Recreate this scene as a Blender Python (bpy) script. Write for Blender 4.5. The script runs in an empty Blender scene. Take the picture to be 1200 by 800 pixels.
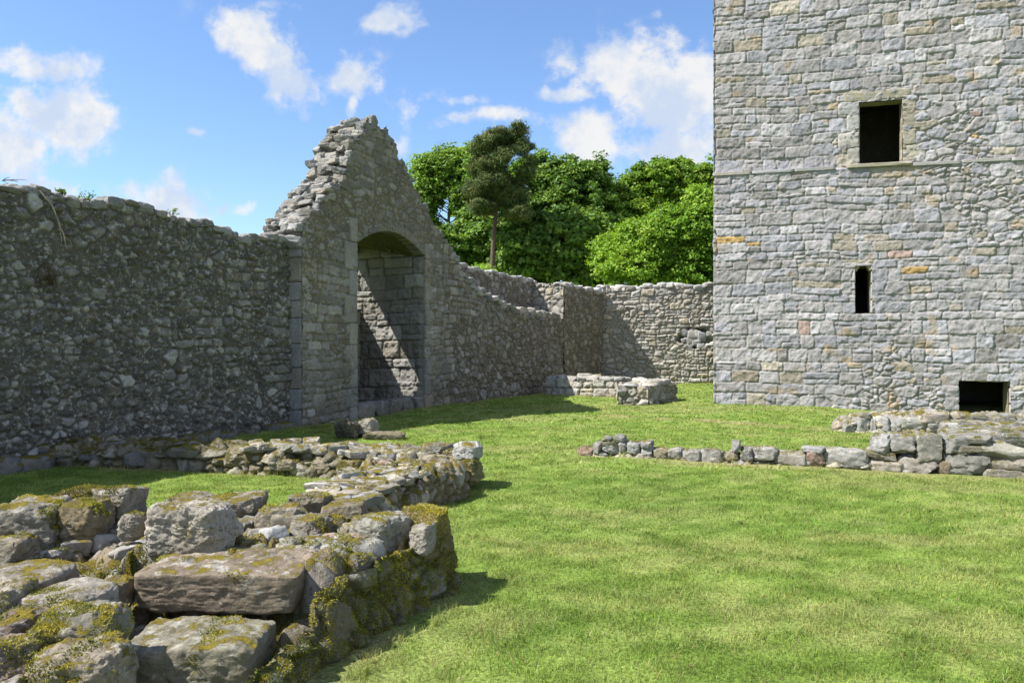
import bpy, math
import numpy as np
from mathutils import Vector

# ------------------------------------------------------------------ camera, light, exposure
SC = bpy.context.scene
COL = SC.collection
FPX, EYE = 933.0, 1.6            # focal length in pixels of the 1200 px wide photograph, eye height

cam_d = bpy.data.cameras.new('camera')
cam_d.sensor_width = 36.0; cam_d.sensor_fit = 'HORIZONTAL'; cam_d.lens = 28.0
cam_d.clip_start = 0.05; cam_d.clip_end = 3000
cam = bpy.data.objects.new('camera', cam_d); COL.objects.link(cam)
cam.location = (0, 0, EYE); cam.rotation_euler = (math.radians(90), 0, 0)
SC.camera = cam

SUN_TRAVEL = Vector((0.78, 0.22, -1.0)).normalized()
sun_d = bpy.data.lights.new('sun', 'SUN'); sun_d.energy = 5.0; sun_d.angle = math.radians(0.5)
sun_d.color = (1.0, 0.955, 0.88)
sun = bpy.data.objects.new('sun', sun_d); COL.objects.link(sun)
sun.rotation_euler = SUN_TRAVEL.to_track_quat('-Z', 'Y').to_euler(); sun.location = (-20, -4, 30)
SUN_EL = math.asin(-SUN_TRAVEL.z)
SUN_AZ = math.atan2(-SUN_TRAVEL.x, -SUN_TRAVEL.y)

SC.view_settings.view_transform = 'Standard'
SC.view_settings.look = 'None'
SC.view_settings.gamma = 1.0
SC.view_settings.use_curve_mapping = False
SC.view_settings.exposure = 1.0
SC.render.engine = 'CYCLES'
SC.cycles.max_bounces = 6
SC.cycles.diffuse_bounces = 3
SC.cycles.transparent_max_bounces = 4
SC.cycles.use_denoising = True

class NT:
    """thin helper round a node tree"""
    def __init__(s, tree): s.t = tree; s.n = tree.nodes; s.l = tree.links
    def add(s, typ, **kw):
        nd = s.n.new(typ)
        for k, v in kw.items(): setattr(nd, k, v)
        return nd
    def put(s, sock, v):
        if v is None: return
        if isinstance(v, bpy.types.NodeSocket): s.l.new(v, sock)
        else: sock.default_value = v
    def math(s, op, a, b=None, c=None, clamp=False):
        nd = s.add('ShaderNodeMath', operation=op, use_clamp=clamp)
        s.put(nd.inputs[0], a); s.put(nd.inputs[1], b); s.put(nd.inputs[2], c)
        return nd.outputs[0]
    def noise(s, vec, scale, detail=4, rough=0.55, dist=0.0):
        nd = s.add('ShaderNodeTexNoise'); s.put(nd.inputs['Vector'], vec)
        nd.inputs['Scale'].default_value = scale; nd.inputs['Detail'].default_value = detail
        nd.inputs['Roughness'].default_value = rough; nd.inputs['Distortion'].default_value = dist
        return nd.outputs['Fac']
    def ramp(s, v, a, b, lo=0.0, hi=1.0):
        nd = s.add('ShaderNodeMapRange'); nd.interpolation_type = 'SMOOTHSTEP'
        s.put(nd.inputs['Value'], v); nd.inputs['From Min'].default_value = a; nd.inputs['From Max'].default_value = b
        nd.inputs['To Min'].default_value = lo; nd.inputs['To Max'].default_value = hi
        return nd.outputs['Result']
    def mix(s, fac, a, b, mode='MIX'):
        nd = s.add('ShaderNodeMix', data_type='RGBA', blend_type=mode)
        s.put(nd.inputs[0], fac); s.put(nd.inputs[6], a); s.put(nd.inputs[7], b)
        return nd.outputs[2]

def c4(c): return (c[0], c[1], c[2], 1.0)

def make_world():
    w = bpy.data.worlds.new('World'); SC.world = w; w.use_nodes = True
    t = NT(w.node_tree); t.n.clear()
    out = t.add('ShaderNodeOutputWorld')
    sky = t.add('ShaderNodeTexSky', sky_type='NISHITA'); sky.sun_disc = False
    sky.sun_elevation = SUN_EL; sky.sun_rotation = SUN_AZ
    sky.air_density = 1.0; sky.dust_density = 0.25; sky.ozone_density = 3.0
    tc = t.add('ShaderNodeTexCoord'); d = tc.outputs['Generated']
    sep = t.add('ShaderNodeSeparateXYZ'); t.l.new(d, sep.inputs[0])
    yy = t.math('MAXIMUM', sep.outputs[1], 0.05)
    a = t.math('DIVIDE', sep.outputs[0], yy); e = t.math('DIVIDE', sep.outputs[2], yy)
    # cumulus: centre and half axes in tangents of azimuth / elevation, tilt in degrees, density
    def P(px, py): return ((px - 600) / FPX, (400 - py) / FPX)
    clouds = [(308, 62, 66, 30, -38, 1.0), (275, 28, 30, 12, -40, .8), (412, 82, 34, 26, 0, .9), (410, 118, 9, 24, 0, .7), (462, 20, 28, 18, 15, .85),
              (48, 72, 62, 20, -4, .85), (60, 135, 66, 40, 0, 1.05), (10, 160, 70, 50, 0, .9), (60, 215, 60, 20, -10, .6), (190, 242, 56, 24, 0, .95), (198, 215, 14, 20, 0, .7),
              (575, 140, 60, 13, 0, .75), (530, 112, 40, 12, -15, .5), (480, 125, 36, 22, 0, .35), (740, 75, 72, 34, 0, .95), (790, 105, 66, 46, -20, 1.0), (690, 160, 42, 34, 0, 1.05), (668, 106, 36, 11, 0, .8),
              (790, 175, 90, 36, 0, .8), (860, 120, 70, 60, 0, .85), (460, 165, 30, 16, 0, .5), (228, 150, 10, 6, 0, .5), (293, 243, 16, 9, 0, .6), (268, 238, 16, 8, 0, .5),
              (760, 15, 80, 10, 0, .25), (320, 8, 30, 8, 0, .4)]
    cv = t.add('ShaderNodeCombineXYZ'); t.put(cv.inputs[0], a); t.put(cv.inputs[1], e)
    vec = cv.outputs[0]
    # domain warp
    wn = t.add('ShaderNodeTexNoise'); t.put(wn.inputs['Vector'], vec); wn.inputs['Scale'].default_value = 9; wn.inputs['Detail'].default_value = 5
    wv = t.add('ShaderNodeVectorMath', operation='SUBTRACT'); t.l.new(wn.outputs['Color'], wv.inputs[0]); wv.inputs[1].default_value = (.5, .5, .5)
    ws = t.add('ShaderNodeVectorMath', operation='SCALE'); t.l.new(wv.outputs[0], ws.inputs[0]); ws.inputs['Scale'].default_value = 0.07
    va = t.add('ShaderNodeVectorMath', operation='ADD'); t.put(va.inputs[0], vec); t.l.new(ws.outputs[0], va.inputs[1])
    sp = t.add('ShaderNodeSeparateXYZ'); t.l.new(va.outputs[0], sp.inputs[0]); ax, ey = sp.outputs[0], sp.outputs[1]
    field = None
    for (px, py, rx, ry, rot, k) in clouds:
        cx, cy = P(px, py); rx /= FPX; ry /= FPX; r = math.radians(rot); co, si = math.cos(r), math.sin(r)
        dx = t.math('SUBTRACT', ax, cx); dy = t.math('SUBTRACT', ey, cy)
        u = t.math('MULTIPLY_ADD', dx, co / rx, t.math('MULTIPLY', dy, si / rx))
        v = t.math('MULTIPLY_ADD', dx, -si / ry, t.math('MULTIPLY', dy, co / ry))
        q = t.math('ADD', t.math('MULTIPLY', u, u), t.math('MULTIPLY', v, v))
        g = t.math('MULTIPLY', t.math('EXPONENT', t.math('MULTIPLY', q, -0.8)), k)
        field = g if field is None else t.math('MAXIMUM', field, g)
    front = t.ramp(sep.outputs[1], 0.15, 0.3)
    field = t.math('MULTIPLY', field, front)
    # unseen cumulus added behind the camera, cover raised to whiten the fill light
    back = t.math('MULTIPLY', t.ramp(t.noise(d, 2.2, 3), .42, .6, 0, .9), t.math('SUBTRACT', 1.0, front))
    field = t.math('MAXIMUM', field, back)
    n1 = t.noise(vec, 16, 9, .62); n2 = t.noise(vec, 40, 6, .6)
    dens = t.math('ADD', field, t.math('MULTIPLY', t.math('SUBTRACT', n1, .5), 1.7))
    dens = t.math('ADD', dens, t.math('MULTIPLY', t.math('SUBTRACT', n2, .5), 1.0))
    fac = t.math('MULTIPLY', t.ramp(dens, .17, .78), t.ramp(field, .02, .32))
    fac = t.math('MULTIPLY', fac, .93)
    shade = t.ramp(t.noise(vec, 13, 6, .6), .38, .6)
    ccol = t.mix(shade, (.68, .78, .95, 1), (1.0, .99, .97, 1))
    sat = t.mix(1.0, sky.outputs[0], (.92, 1.0, 1.12, 1), 'MULTIPLY')
    b1 = t.add('ShaderNodeBackground'); t.l.new(sat, b1.inputs[0]); b1.inputs[1].default_value = 0.099
    b2 = t.add('ShaderNodeBackground'); t.l.new(ccol, b2.inputs[0]); b2.inputs[1].default_value = 0.47
    ms = t.add('ShaderNodeMixShader'); t.l.new(fac, ms.inputs[0]); t.l.new(b1.outputs[0], ms.inputs[1]); t.l.new(b2.outputs[0], ms.inputs[2])
    t.l.new(ms.outputs[0], out.inputs[0])
make_world()

# ------------------------------------------------------------------ numbers and noise
def gp(px, py, z=0.0):
    """ground (or height z) point seen at a pixel"""
    d = FPX * (EYE - z) / (py - 400.0)
    return np.array([(px - 600) / FPX * d, d])
def zat(py, d): return EYE + (400 - py) / FPX * d
def xat(px, d): return (px - 600) / FPX * d

def h32(ix, iy, iz, seed):
    h = (ix.astype(np.int64) * 374761393 + iy.astype(np.int64) * 668265263 + iz.astype(np.int64) * 2147483647 + seed * 144665) & 0xFFFFFFFF
    h = ((h ^ (h >> 13)) * 1274126177) & 0xFFFFFFFF
    h = ((h ^ (h >> 16)) * 2246822519) & 0xFFFFFFFF
    h = h ^ (h >> 15)
    return (h & 0xFFFFFF) / float(0x1000000)

def vnoise(x, y, z, seed=0):
    xi, yi, zi = np.floor(x), np.floor(y), np.floor(z)
    fx, fy, fz = x - xi, y - yi, z - zi
    fx = fx * fx * (3 - 2 * fx); fy = fy * fy * (3 - 2 * fy); fz = fz * fz * (3 - 2 * fz)
    xi, yi, zi = xi.astype(np.int64), yi.astype(np.int64), zi.astype(np.int64)
    r = 0
    for a in (0, 1):
        wa = fx if a else 1 - fx
        for b in (0, 1):
            wb = fy if b else 1 - fy
            for c in (0, 1):
                wc = fz if c else 1 - fz
                r = r + wa * wb * wc * h32(xi + a, yi + b, zi + c, seed)
    return r * 2 - 1

def fbm(x, y, z, octv=4, seed=0, gain=.5):
    x = np.asarray(x, float); y = np.asarray(y, float); z = np.asarray(z, float) + np.zeros_like(x)
    s, a, f = 0, 1.0, 1.0
    for k in range(octv):
        s = s + a * vnoise(x * f + 17.3 * k, y * f - 9.1 * k, z * f + 3.7 * k, seed + k); a *= gain; f *= 2.03
    return s

def sstep(a, b, x):
    t = np.clip((x - a) / (b - a), 0, 1); return t * t * (3 - 2 * t)

# ------------------------------------------------------------------ mesh collector
class MB:
    def __init__(s): s.v = []; s.c = []; s.q = []; s.t = []; s.n = 0
    def add(s, v, quads=None, tris=None, col=(.3, .3, .3)):
        v = np.asarray(v, float).reshape(-1, 3)
        c = np.asarray(col, float)
        if c.ndim == 1: c = np.tile(c, (len(v), 1))
        s.v.append(v); s.c.append(c)
        if quads is not None and len(quads): s.q.append(np.asarray(quads, np.int64) + s.n)
        if tris is not None and len(tris): s.t.append(np.asarray(tris, np.int64) + s.n)
        s.n += len(v)
    def grid(s, P, col, keep=None, flip=False):
        """P (a,b,3), keep (a-1,b-1)"""
        a, b = P.shape[:2]; idx = np.arange(a * b).reshape(a, b)
        q = np.stack([idx[:-1, :-1], idx[1:, :-1], idx[1:, 1:], idx[:-1, 1:]], -1)
        q = q[keep] if keep is not None else q.reshape(-1, 4)
        if flip: q = q[:, ::-1]
        c = np.asarray(col, float)
        if c.ndim == 3: c = c.reshape(-1, 3)
        s.add(P.reshape(-1, 3), quads=q, col=c)
    def build(s, name, mat, parent=None, smooth=True, sharp=0):
        v = np.concatenate(s.v); c = np.concatenate(s.c)
        if parent is not None:
            o_ = parent; off = np.zeros(3)
            while o_ is not None: off = off + np.array(o_.location); o_ = o_.parent
            v = v - off
        q = np.concatenate(s.q) if s.q else np.zeros((0, 4), np.int64)
        t = np.concatenate(s.t) if s.t else np.zeros((0, 3), np.int64)
        me = bpy.data.meshes.new(name)
        me.vertices.add(len(v)); me.vertices.foreach_set('co', v.astype(np.float32).ravel())
        loops = np.concatenate([q.ravel(), t.ravel()]).astype(np.int32)
        me.loops.add(len(loops)); me.loops.foreach_set('vertex_index', loops)
        starts = np.concatenate([np.arange(len(q)) * 4, len(q) * 4 + np.arange(len(t)) * 3]).astype(np.int32)
        me.polygons.add(len(starts)); me.polygons.foreach_set('loop_start', starts)
        at = me.color_attributes.new('Col', 'FLOAT_COLOR', 'POINT')
        at.data.foreach_set('color', np.concatenate([np.clip(c, 0, 1), np.ones((len(c), 1))], 1).astype(np.float32).ravel())
        me.update(calc_edges=True); me.validate()
        me.polygons.foreach_set('use_smooth', np.full(len(me.polygons), smooth, dtype=bool))
        me.materials.append(mat)
        if sharp: me.set_sharp_from_angle(angle=math.radians(sharp))
        o = bpy.data.objects.new(name, me); COL.objects.link(o)
        if parent is not None: o.parent = parent
        return o

def tag(o, label=None, cat=None, group=None, kind=None):
    if label: o['label'] = label
    if cat: o['category'] = cat
    if group: o['group'] = group
    if kind: o['kind'] = kind
    return o
def thing(name, label, cat, loc, group=None):
    o = bpy.data.objects.new(name, None); COL.objects.link(o); o.location = tuple(float(k) for k in loc); o.empty_display_size = .2
    return tag(o, label, cat, group)

# ------------------------------------------------------------------ materials
def stone_mat(name, lichen=.3, lichen_col=(.42, .42, .38), moss=0.0, bump=.5, fine=60, contrast=.5, stain=.0, moss_col=(.12, .105, .014)):
    m = bpy.data.materials.new(name); m.use_nodes = True; t = NT(m.node_tree)
    bs = t.n['Principled BSDF']; bs.inputs['Roughness'].default_value = .92; bs.inputs['Specular IOR Level'].default_value = .2
    tc = t.add('ShaderNodeTexCoord'); o = tc.outputs['Object']
    at = t.add('ShaderNodeVertexColor', layer_name='Col')
    n1 = t.noise(o, 3.0, 5, .6); n2 = t.noise(o, 22, 6, .65); n3 = t.noise(o, fine, 5, .7)
    v = t.math('ADD', t.math('MULTIPLY', t.math('SUBTRACT', n1, .5), contrast * 1.2), t.math('ADD', t.math('MULTIPLY', t.math('SUBTRACT', n2, .5), contrast * 1.6), 1.0))
    v = t.math('ADD', v, t.math('MULTIPLY', t.math('SUBTRACT', n3, .5), contrast * 1.0))
    vc = t.add('ShaderNodeCombineXYZ')
    for i in range(3): t.put(vc.inputs[i], v)
    col = t.mix(1.0, at.outputs[0], vc.outputs[0], 'MULTIPLY')
    hue = t.noise(o, 7, 4, .6)
    col = t.mix(t.ramp(hue, .5, .75, 0, .35), col, (.30, .24, .16, 1))
    if lichen > 0:
        lg = t.add('ShaderNodeNewGeometry'); ls = t.add('ShaderNodeSeparateXYZ'); t.l.new(lg.outputs['Normal'], ls.inputs[0])
        l1 = t.ramp(t.math('ADD', t.noise(o, 9, 7, .7, .3), t.math('MULTIPLY', ls.outputs[2], .05)), .60 - .10 * lichen, .66 - .06 * lichen)  # lichen, weighted to upward faces to paint in paler sunlit tops
        l2 = t.ramp(t.noise(o, 24, 4, .6), .66 - .08 * lichen, .70 - .06 * lichen)
        lf = t.math('MULTIPLY', t.math('MAXIMUM', l1, l2), min(1, .45 + lichen * .5))
        col = t.mix(lf, col, c4(lichen_col))
    if stain > 0:
        st = t.ramp(t.noise(o, 1.1, 5, .6), .48, .62, 0, stain)
        col = t.mix(st, col, (.10, .095, .06, 1))
    hm = None
    if moss > 0:
        ge = t.add('ShaderNodeNewGeometry'); sp = t.add('ShaderNodeSeparateXYZ'); t.l.new(ge.outputs['Normal'], sp.inputs[0])
        mn = t.math('ADD', t.math('MULTIPLY', sp.outputs[2], .22), t.noise(o, 7.5, 8, .72))
        mf = t.ramp(mn, .80 - .3 * moss, .90 - .3 * moss)
        mc = t.mix(t.noise(o, 30, 4), c4([k * .45 for k in moss_col]), c4([moss_col[0] * 1.9, moss_col[1] * 1.7, moss_col[2] * 1.3]))
        col = t.mix(mf, col, mc); hm = mf
    t.put(bs.inputs['Base Color'], col)
    b = t.add('ShaderNodeBump'); b.inputs['Strength'].default_value = bump; b.inputs['Distance'].default_value = .016
    hh = t.math('ADD', t.math('MULTIPLY', n2, .8), t.math('MULTIPLY', n3, .55))
    vo = t.add('ShaderNodeTexVoronoi'); t.l.new(o, vo.inputs['Vector']); vo.inputs['Scale'].default_value = fine * .6
    hh = t.math('ADD', hh, t.math('MULTIPLY', vo.outputs['Distance'], .18))
    if hm is not None: hh = t.math('ADD', hh, t.math('MULTIPLY', t.math('MULTIPLY', hm, t.noise(o, 90, 3)), 1.2))
    t.put(b.inputs['Height'], hh); t.l.new(b.outputs[0], bs.inputs['Normal'])
    return m

def leaf_mat(name, trans=.35, rough=.55):
    m = bpy.data.materials.new(name); m.use_nodes = True; t = NT(m.node_tree)
    bs = t.n['Principled BSDF']; bs.inputs['Roughness'].default_value = rough; bs.inputs['Specular IOR Level'].default_value = .3
    at = t.add('ShaderNodeVertexColor', layer_name='Col'); t.l.new(at.outputs[0], bs.inputs['Base Color'])
    tr = t.add('ShaderNodeBsdfTranslucent'); tcol = t.mix(1.0, at.outputs[0], (1.25, 1.15, .6, 1), 'MULTIPLY'); t.l.new(tcol, tr.inputs[0])
    mx = t.add('ShaderNodeMixShader'); mx.inputs[0].default_value = trans
    t.l.new(bs.outputs[0], mx.inputs[1]); t.l.new(tr.outputs[0], mx.inputs[2]); t.l.new(mx.outputs[0], t.n['Material Output'].inputs[0])
    return m

def bark_mat(name):
    m = bpy.data.materials.new(name); m.use_nodes = True; t = NT(m.node_tree)
    bs = t.n['Principled BSDF']; bs.inputs['Roughness'].default_value = .9
    at = t.add('ShaderNodeVertexColor', layer_name='Col'); tc = t.add('ShaderNodeTexCoord')
    mp = t.add('ShaderNodeMapping'); t.l.new(tc.outputs['Object'], mp.inputs[0]); mp.inputs['Scale'].default_value = (9, 9, 2)
    n = t.noise(mp.outputs[0], 1.5, 6, .65)
    vc = t.add('ShaderNodeCombineXYZ'); vv = t.ramp(n, .3, .7, .5, 1.5)
    for i in range(3): t.put(vc.inputs[i], vv)
    t.put(bs.inputs['Base Color'], t.mix(1.0, at.outputs[0], vc.outputs[0], 'MULTIPLY'))
    b = t.add('ShaderNodeBump'); b.inputs['Strength'].default_value = .8; b.inputs['Distance'].default_value = .05; t.put(b.inputs['Height'], n); t.l.new(b.outputs[0], bs.inputs['Normal'])
    return m

def ground_mat():
    m = bpy.data.materials.new('lawn_soil'); m.use_nodes = True; t = NT(m.node_tree)
    bs = t.n['Principled BSDF']; bs.inputs['Roughness'].default_value = .95; bs.inputs['Specular IOR Level'].default_value = .1
    at = t.add('ShaderNodeVertexColor', layer_name='Col'); tc = t.add('ShaderNodeTexCoord'); o = tc.outputs['Object']
    mp = t.add('ShaderNodeMapping'); t.l.new(o, mp.inputs[0]); mp.inputs['Scale'].default_value = (1, 1, 1)
    n2 = t.noise(o, 45, 5, .75); n3 = t.noise(o, 4.0, 6, .65)
    v = t.math('ADD', t.ramp(n2, .3, .7, .45, 1.5), t.math('MULTIPLY', t.math('SUBTRACT', n3, .5), .5))
    vc = t.add('ShaderNodeCombineXYZ')
    for i in range(3): t.put(vc.inputs[i], v)
    t.put(bs.inputs['Base Color'], t.mix(1.0, at.outputs[0], vc.outputs[0], 'MULTIPLY'))
    b = t.add('ShaderNodeBump'); b.inputs['Strength'].default_value = .7; b.inputs['Distance'].default_value = .03
    t.put(b.inputs['Height'], t.math('ADD', n2, n3)); t.l.new(b.outputs[0], bs.inputs['Normal'])
    return m

M_TOWER = stone_mat('tower_sandstone', lichen=.05, lichen_col=(.42, .40, .36), bump=.5, contrast=.5, stain=.12)
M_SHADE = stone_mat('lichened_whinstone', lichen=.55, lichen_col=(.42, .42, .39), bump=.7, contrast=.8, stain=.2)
M_GABLE = stone_mat('gable_rubble_stone', lichen=.25, lichen_col=(.38, .37, .345), bump=.7, contrast=.75, stain=.25)
M_DRESS = stone_mat('dressed_sandstone', lichen=.05, lichen_col=(.3, .28, .24), bump=.5, contrast=.45, stain=.25)
M_FAR = stone_mat('far_wall_stone', lichen=.2, lichen_col=(.40, .38, .33), bump=.6, contrast=.55)
M_CAP = stone_mat('pale_coping_stone', lichen=.35, lichen_col=(.42, .40, .35), bump=.6, contrast=.5)
M_RUIN = stone_mat('mossy_ruin_stone', lichen=.2, lichen_col=(.36, .345, .30), moss=.44, bump=.8, fine=75, contrast=.85, stain=.5)
M_RUIN2 = stone_mat('ruin_stone', lichen=.25, lichen_col=(.40, .39, .35), moss=.3, bump=.7, contrast=.8, stain=.45)
M_RUBBLE = stone_mat('mossy_rubble_fill', lichen=.2, lichen_col=(.36, .345, .30), moss=.47, bump=.9, contrast=.8, stain=.4)
M_DARK = stone_mat('dark_mossy_stone', lichen=.08, lichen_col=(.26, .26, .21), moss=.6, bump=.8, contrast=.6, moss_col=(.11, .105, .016))
M_MOSS = leaf_mat('moss', .15, .9)
M_LEAF = leaf_mat('leaf', .42)
M_NEEDLE = leaf_mat('needle', .12, .7)
M_GRASS = leaf_mat('grass_blade', .35, .55)
M_BARK = bark_mat('bark')
M_GROUND = ground_mat()

# ------------------------------------------------------------------ masonry patterns: (u, v) in metres -> relief and colour
def rubble(u, v, su, sv, seed, jit=.85, p=2.8, sub=.4):
    wu = u + .25 * su * fbm(u / (su * 2.2), v / (sv * 2.2), 0, 2, seed + 50)
    wv = v + .3 * sv * fbm(u / (su * 2.2), v / (sv * 2.2), 7, 2, seed + 60)
    def vor(U, V, sd):
        iu, iv = np.floor(U).astype(np.int64), np.floor(V).astype(np.int64); z0 = np.zeros_like(iu)
        F1 = np.full(U.shape, 9.); F2 = np.full(U.shape, 9.); I = np.zeros_like(iu); J = np.zeros_like(iu); CU = np.zeros_like(U); CV = np.zeros_like(U)
        for di in (-1, 0, 1):
            for dj in (-1, 0, 1):
                a, b = iu + di, iv + dj
                pu = a + .5 + jit * (h32(a, b, z0, sd) - .5) + .5 * (b % 2); pu = pu - .25
                pv = b + .5 + jit * (h32(a, b, z0 + 1, sd) - .5)
                d = (np.abs(U - pu) ** p + np.abs(V - pv) ** p) ** (1 / p) - .28 * h32(a, b, z0 + 2, sd)
                near = d < F1
                F2 = np.where(near, F1, np.minimum(F2, d)); F1 = np.where(near, d, F1)
                I = np.where(near, a, I); J = np.where(near, b, J); CU = np.where(near, pu, CU); CV = np.where(near, pv, CV)
        return (F2 - F1) * .5, I, J, CU, CV
    e, I, J, CU, CV = vor(wu / su, wv / sv, seed)
    e = e * min(su, sv); z0 = np.zeros_like(I)
    split = h32(I, J, z0 + 5, seed) < sub
    e2, I2, J2, _, _ = vor(wu / (su * .52), wv / (sv * .55), seed + 9)
    e = np.where(split, np.minimum(e, e2 * min(su, sv) * .55), e)
    I = np.where(split, I2 + 1000, I); J = np.where(split, J2 + 1000, J)
    R = [h32(I, J, z0 + 10 + k, seed) for k in range(5)]
    return dict(e=e, R=R, cu=CU * su, cv=CV * sv, scale=sv)

def coursed(u, v, seed, hmin=.16, hmax=.36, wmin=.28, wmax=.85, umin=-2, umax=16, vmin=-1, vmax=16, quoin=None, split=.22, wob=.02):
    rng = np.random.RandomState(seed)
    vv = v + wob * 1.6 * fbm(u * .5, v * .4, 0, 3, seed + 3); uu = u + wob * 1.2 * fbm(u * 2.0, v * 2.5, 4, 2, seed + 4)
    rows = [vmin]
    while rows[-1] < vmax: rows.append(rows[-1] + rng.uniform(hmin, hmax))
    rows = np.array(rows)
    r = np.clip(np.searchsorted(rows, vv) - 1, 0, len(rows) - 2)
    L = np.zeros_like(u); Rr = np.zeros_like(u); ids = np.zeros(u.shape, np.int64)
    for k in range(len(rows) - 1):
        mk = r == k
        hh = rows[k + 1] - rows[k]
        b = [umin]
        if quoin is not None: b = [umin, quoin, quoin + (.75 if k % 2 else .42)]
        while b[-1] < umax: b.append(b[-1] + np.clip(rng.uniform(wmin, wmax) * (.55 + .45 * hh / hmax) * (1.5 if rng.rand() < .12 else 1), .14, 1.6))
        if not mk.any(): continue
        b = np.array(b); j = np.clip(np.searchsorted(b, uu[mk]) - 1, 0, len(b) - 2)
        L[mk] = b[j]; Rr[mk] = b[j + 1]; ids[mk] = j + k * 997
    lo = rows[r].copy(); hi = rows[r + 1].copy(); z0 = np.zeros_like(ids)
    sp = (h32(ids, z0, z0 + 1, seed) < split) & (hi - lo > .2) & (Rr - L > .25)
    md = lo + (hi - lo) * (.32 + .36 * h32(ids, z0, z0 + 2, seed)); up = vv > md
    lo = np.where(sp & up, md, lo); hi = np.where(sp & ~up, md, hi); ids = np.where(sp & up, ids + 500009, ids)
    # pinnings: a narrow sliver stack at the end of some stones
    dx = np.minimum(uu - L, Rr - uu); dy = np.minimum(vv - lo, hi - vv)
    jt = .012 * fbm(u * 9, v * 9, 1, 3, seed + 8); dx = dx + jt; dy = dy + jt
    rr = .05
    e = np.where((dx < rr) & (dy < rr), rr - np.sqrt(np.maximum(0, (rr - dx)) ** 2 + np.maximum(0, (rr - dy)) ** 2), np.minimum(dx, dy))
    R = [h32(ids, z0 + 3, z0 + 10 + k, seed) for k in range(5)]
    return dict(e=e, R=R, cu=(L + Rr) / 2, cv=(lo + hi) / 2, scale=hmax)

def relief(u, v, st, seed, depth, joint, rnd, rough=.012, tilt=.03):
    t = np.clip((st['e'] - joint) / rnd, 0, 1)
    prof = np.sqrt(np.maximum(0, 1 - (1 - t) ** 2))
    R = st['R']
    h = depth * prof * (.55 + .75 * R[0])
    s = st['scale']
    h = h + prof * tilt * ((R[1] - .5) * (u - st['cu']) / s + (R[2] - .5) * (v - st['cv']) / s)
    h = h + rough * (.45 + .55 * prof) * fbm(u * 9, v * 9, R[3] * 5, 4, seed + 20, .6)
    return h, t

def palette(R, cols, wts):
    cols = np.array(cols); w = np.cumsum(np.array(wts) / np.sum(wts))
    k = np.clip(np.searchsorted(w, R[3]), 0, len(cols) - 1)
    return cols[k] * (.78 + .44 * R[4])[..., None]

TOWER_C = ([(.305, .292, .302), (.288, .284, .315), (.255, .243, .247), (.355, .343, .36), (.325, .292, .25), (.285, .25, .205), (.33, .24, .215), (.44, .29, .12)], [30, 32, 17, 12, 5, 3, .8, .2])
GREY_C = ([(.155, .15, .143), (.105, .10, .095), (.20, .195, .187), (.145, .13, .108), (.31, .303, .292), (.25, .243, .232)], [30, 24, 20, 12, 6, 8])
GABLE_C = ([(.222, .21, .198), (.178, .168, .158), (.27, .257, .245), (.205, .185, .155), (.202, .2, .198)], [30, 25, 15, 18, 10])
FAR_C = ([(.34, .32, .29), (.30, .285, .265), (.38, .365, .34), (.33, .29, .23), (.28, .255, .215)], [30, 25, 15, 15, 10])

class Path:
    """polyline in plan, arc length parameter, n = the side the stones show on (right of travel)"""
    def __init__(s, pts, smooth=0):
        p = np.array(pts, float)
        for _ in range(smooth):
            q = [p[0]]
            for a, b in zip(p[:-1], p[1:]): q += [a * .75 + b * .25, a * .25 + b * .75]
            p = np.array(q + [p[-1]])
        s.p = p; d = np.diff(p, axis=0); l = np.hypot(d[:, 0], d[:, 1]); s.s = np.concatenate([[0], np.cumsum(l)]); s.L = s.s[-1]
        tn = d / l[:, None]; s.tv = np.concatenate([tn[:1], (tn[:-1] + tn[1:]) / 2, tn[-1:]]); s.seg = tn
        if len(p) == 2: s.tv = np.concatenate([tn, tn])
    def at(s, u):
        u = np.asarray(u, float)
        x = np.interp(u, s.s, s.p[:, 0]); y = np.interp(u, s.s, s.p[:, 1])
        x = x + np.where(u < 0, u * s.seg[0, 0], 0) + np.where(u > s.L, (u - s.L) * s.seg[-1, 0], 0)
        y = y + np.where(u < 0, u * s.seg[0, 1], 0) + np.where(u > s.L, (u - s.L) * s.seg[-1, 1], 0)
        tx = np.interp(u, s.s, s.tv[:, 0]); ty = np.interp(u, s.s, s.tv[:, 1]); n = np.hypot(tx, ty)
        return x, y, ty / n, -tx / n
    def u_px(s, px):
        """arc length where the wall line crosses a pixel column"""
        us = np.linspace(-1, s.L + 3, 6000); x, y, _, _ = s.at(us); k = 600 + FPX * x / np.maximum(y, .3)
        return float(us[np.argmin(np.abs(k - px) + 1e3 * (y < .3))])
    def u_z(s, px, py):
        u = s.u_px(px); return u, zat(py, float(s.at(u)[1]))

def sheet(mb, path, u0, u1, v0, v1, res, fn, off=0.0, keep=None, side=1):
    """upright masonry face; fn(u, v) -> (relief, colour, stone dict)"""
    nu = max(2, int((u1 - u0) / res) + 1); nv = max(2, int((v1 - v0) / res) + 1)
    U, V = np.meshgrid(np.linspace(u0, u1, nu), np.linspace(v0, v1, nv), indexing='ij')
    h, col, st = fn(U, V)
    x, y, nx, ny = path.at(U)
    o = off + side * h
    P = np.stack([x + nx * o, y + ny * o, V], -1)
    k = None
    if keep is not None:
        kk = keep(U, V, st); k = kk[:-1, :-1] & kk[1:, :-1] & kk[1:, 1:] & kk[:-1, 1:]
    mb.grid(P, col, k, flip=(side < 0))
    return P, k

def quad(mb, a, b, c, d, col): mb.add([a, b, c, d], quads=[[0, 1, 2, 3]], col=col)

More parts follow.
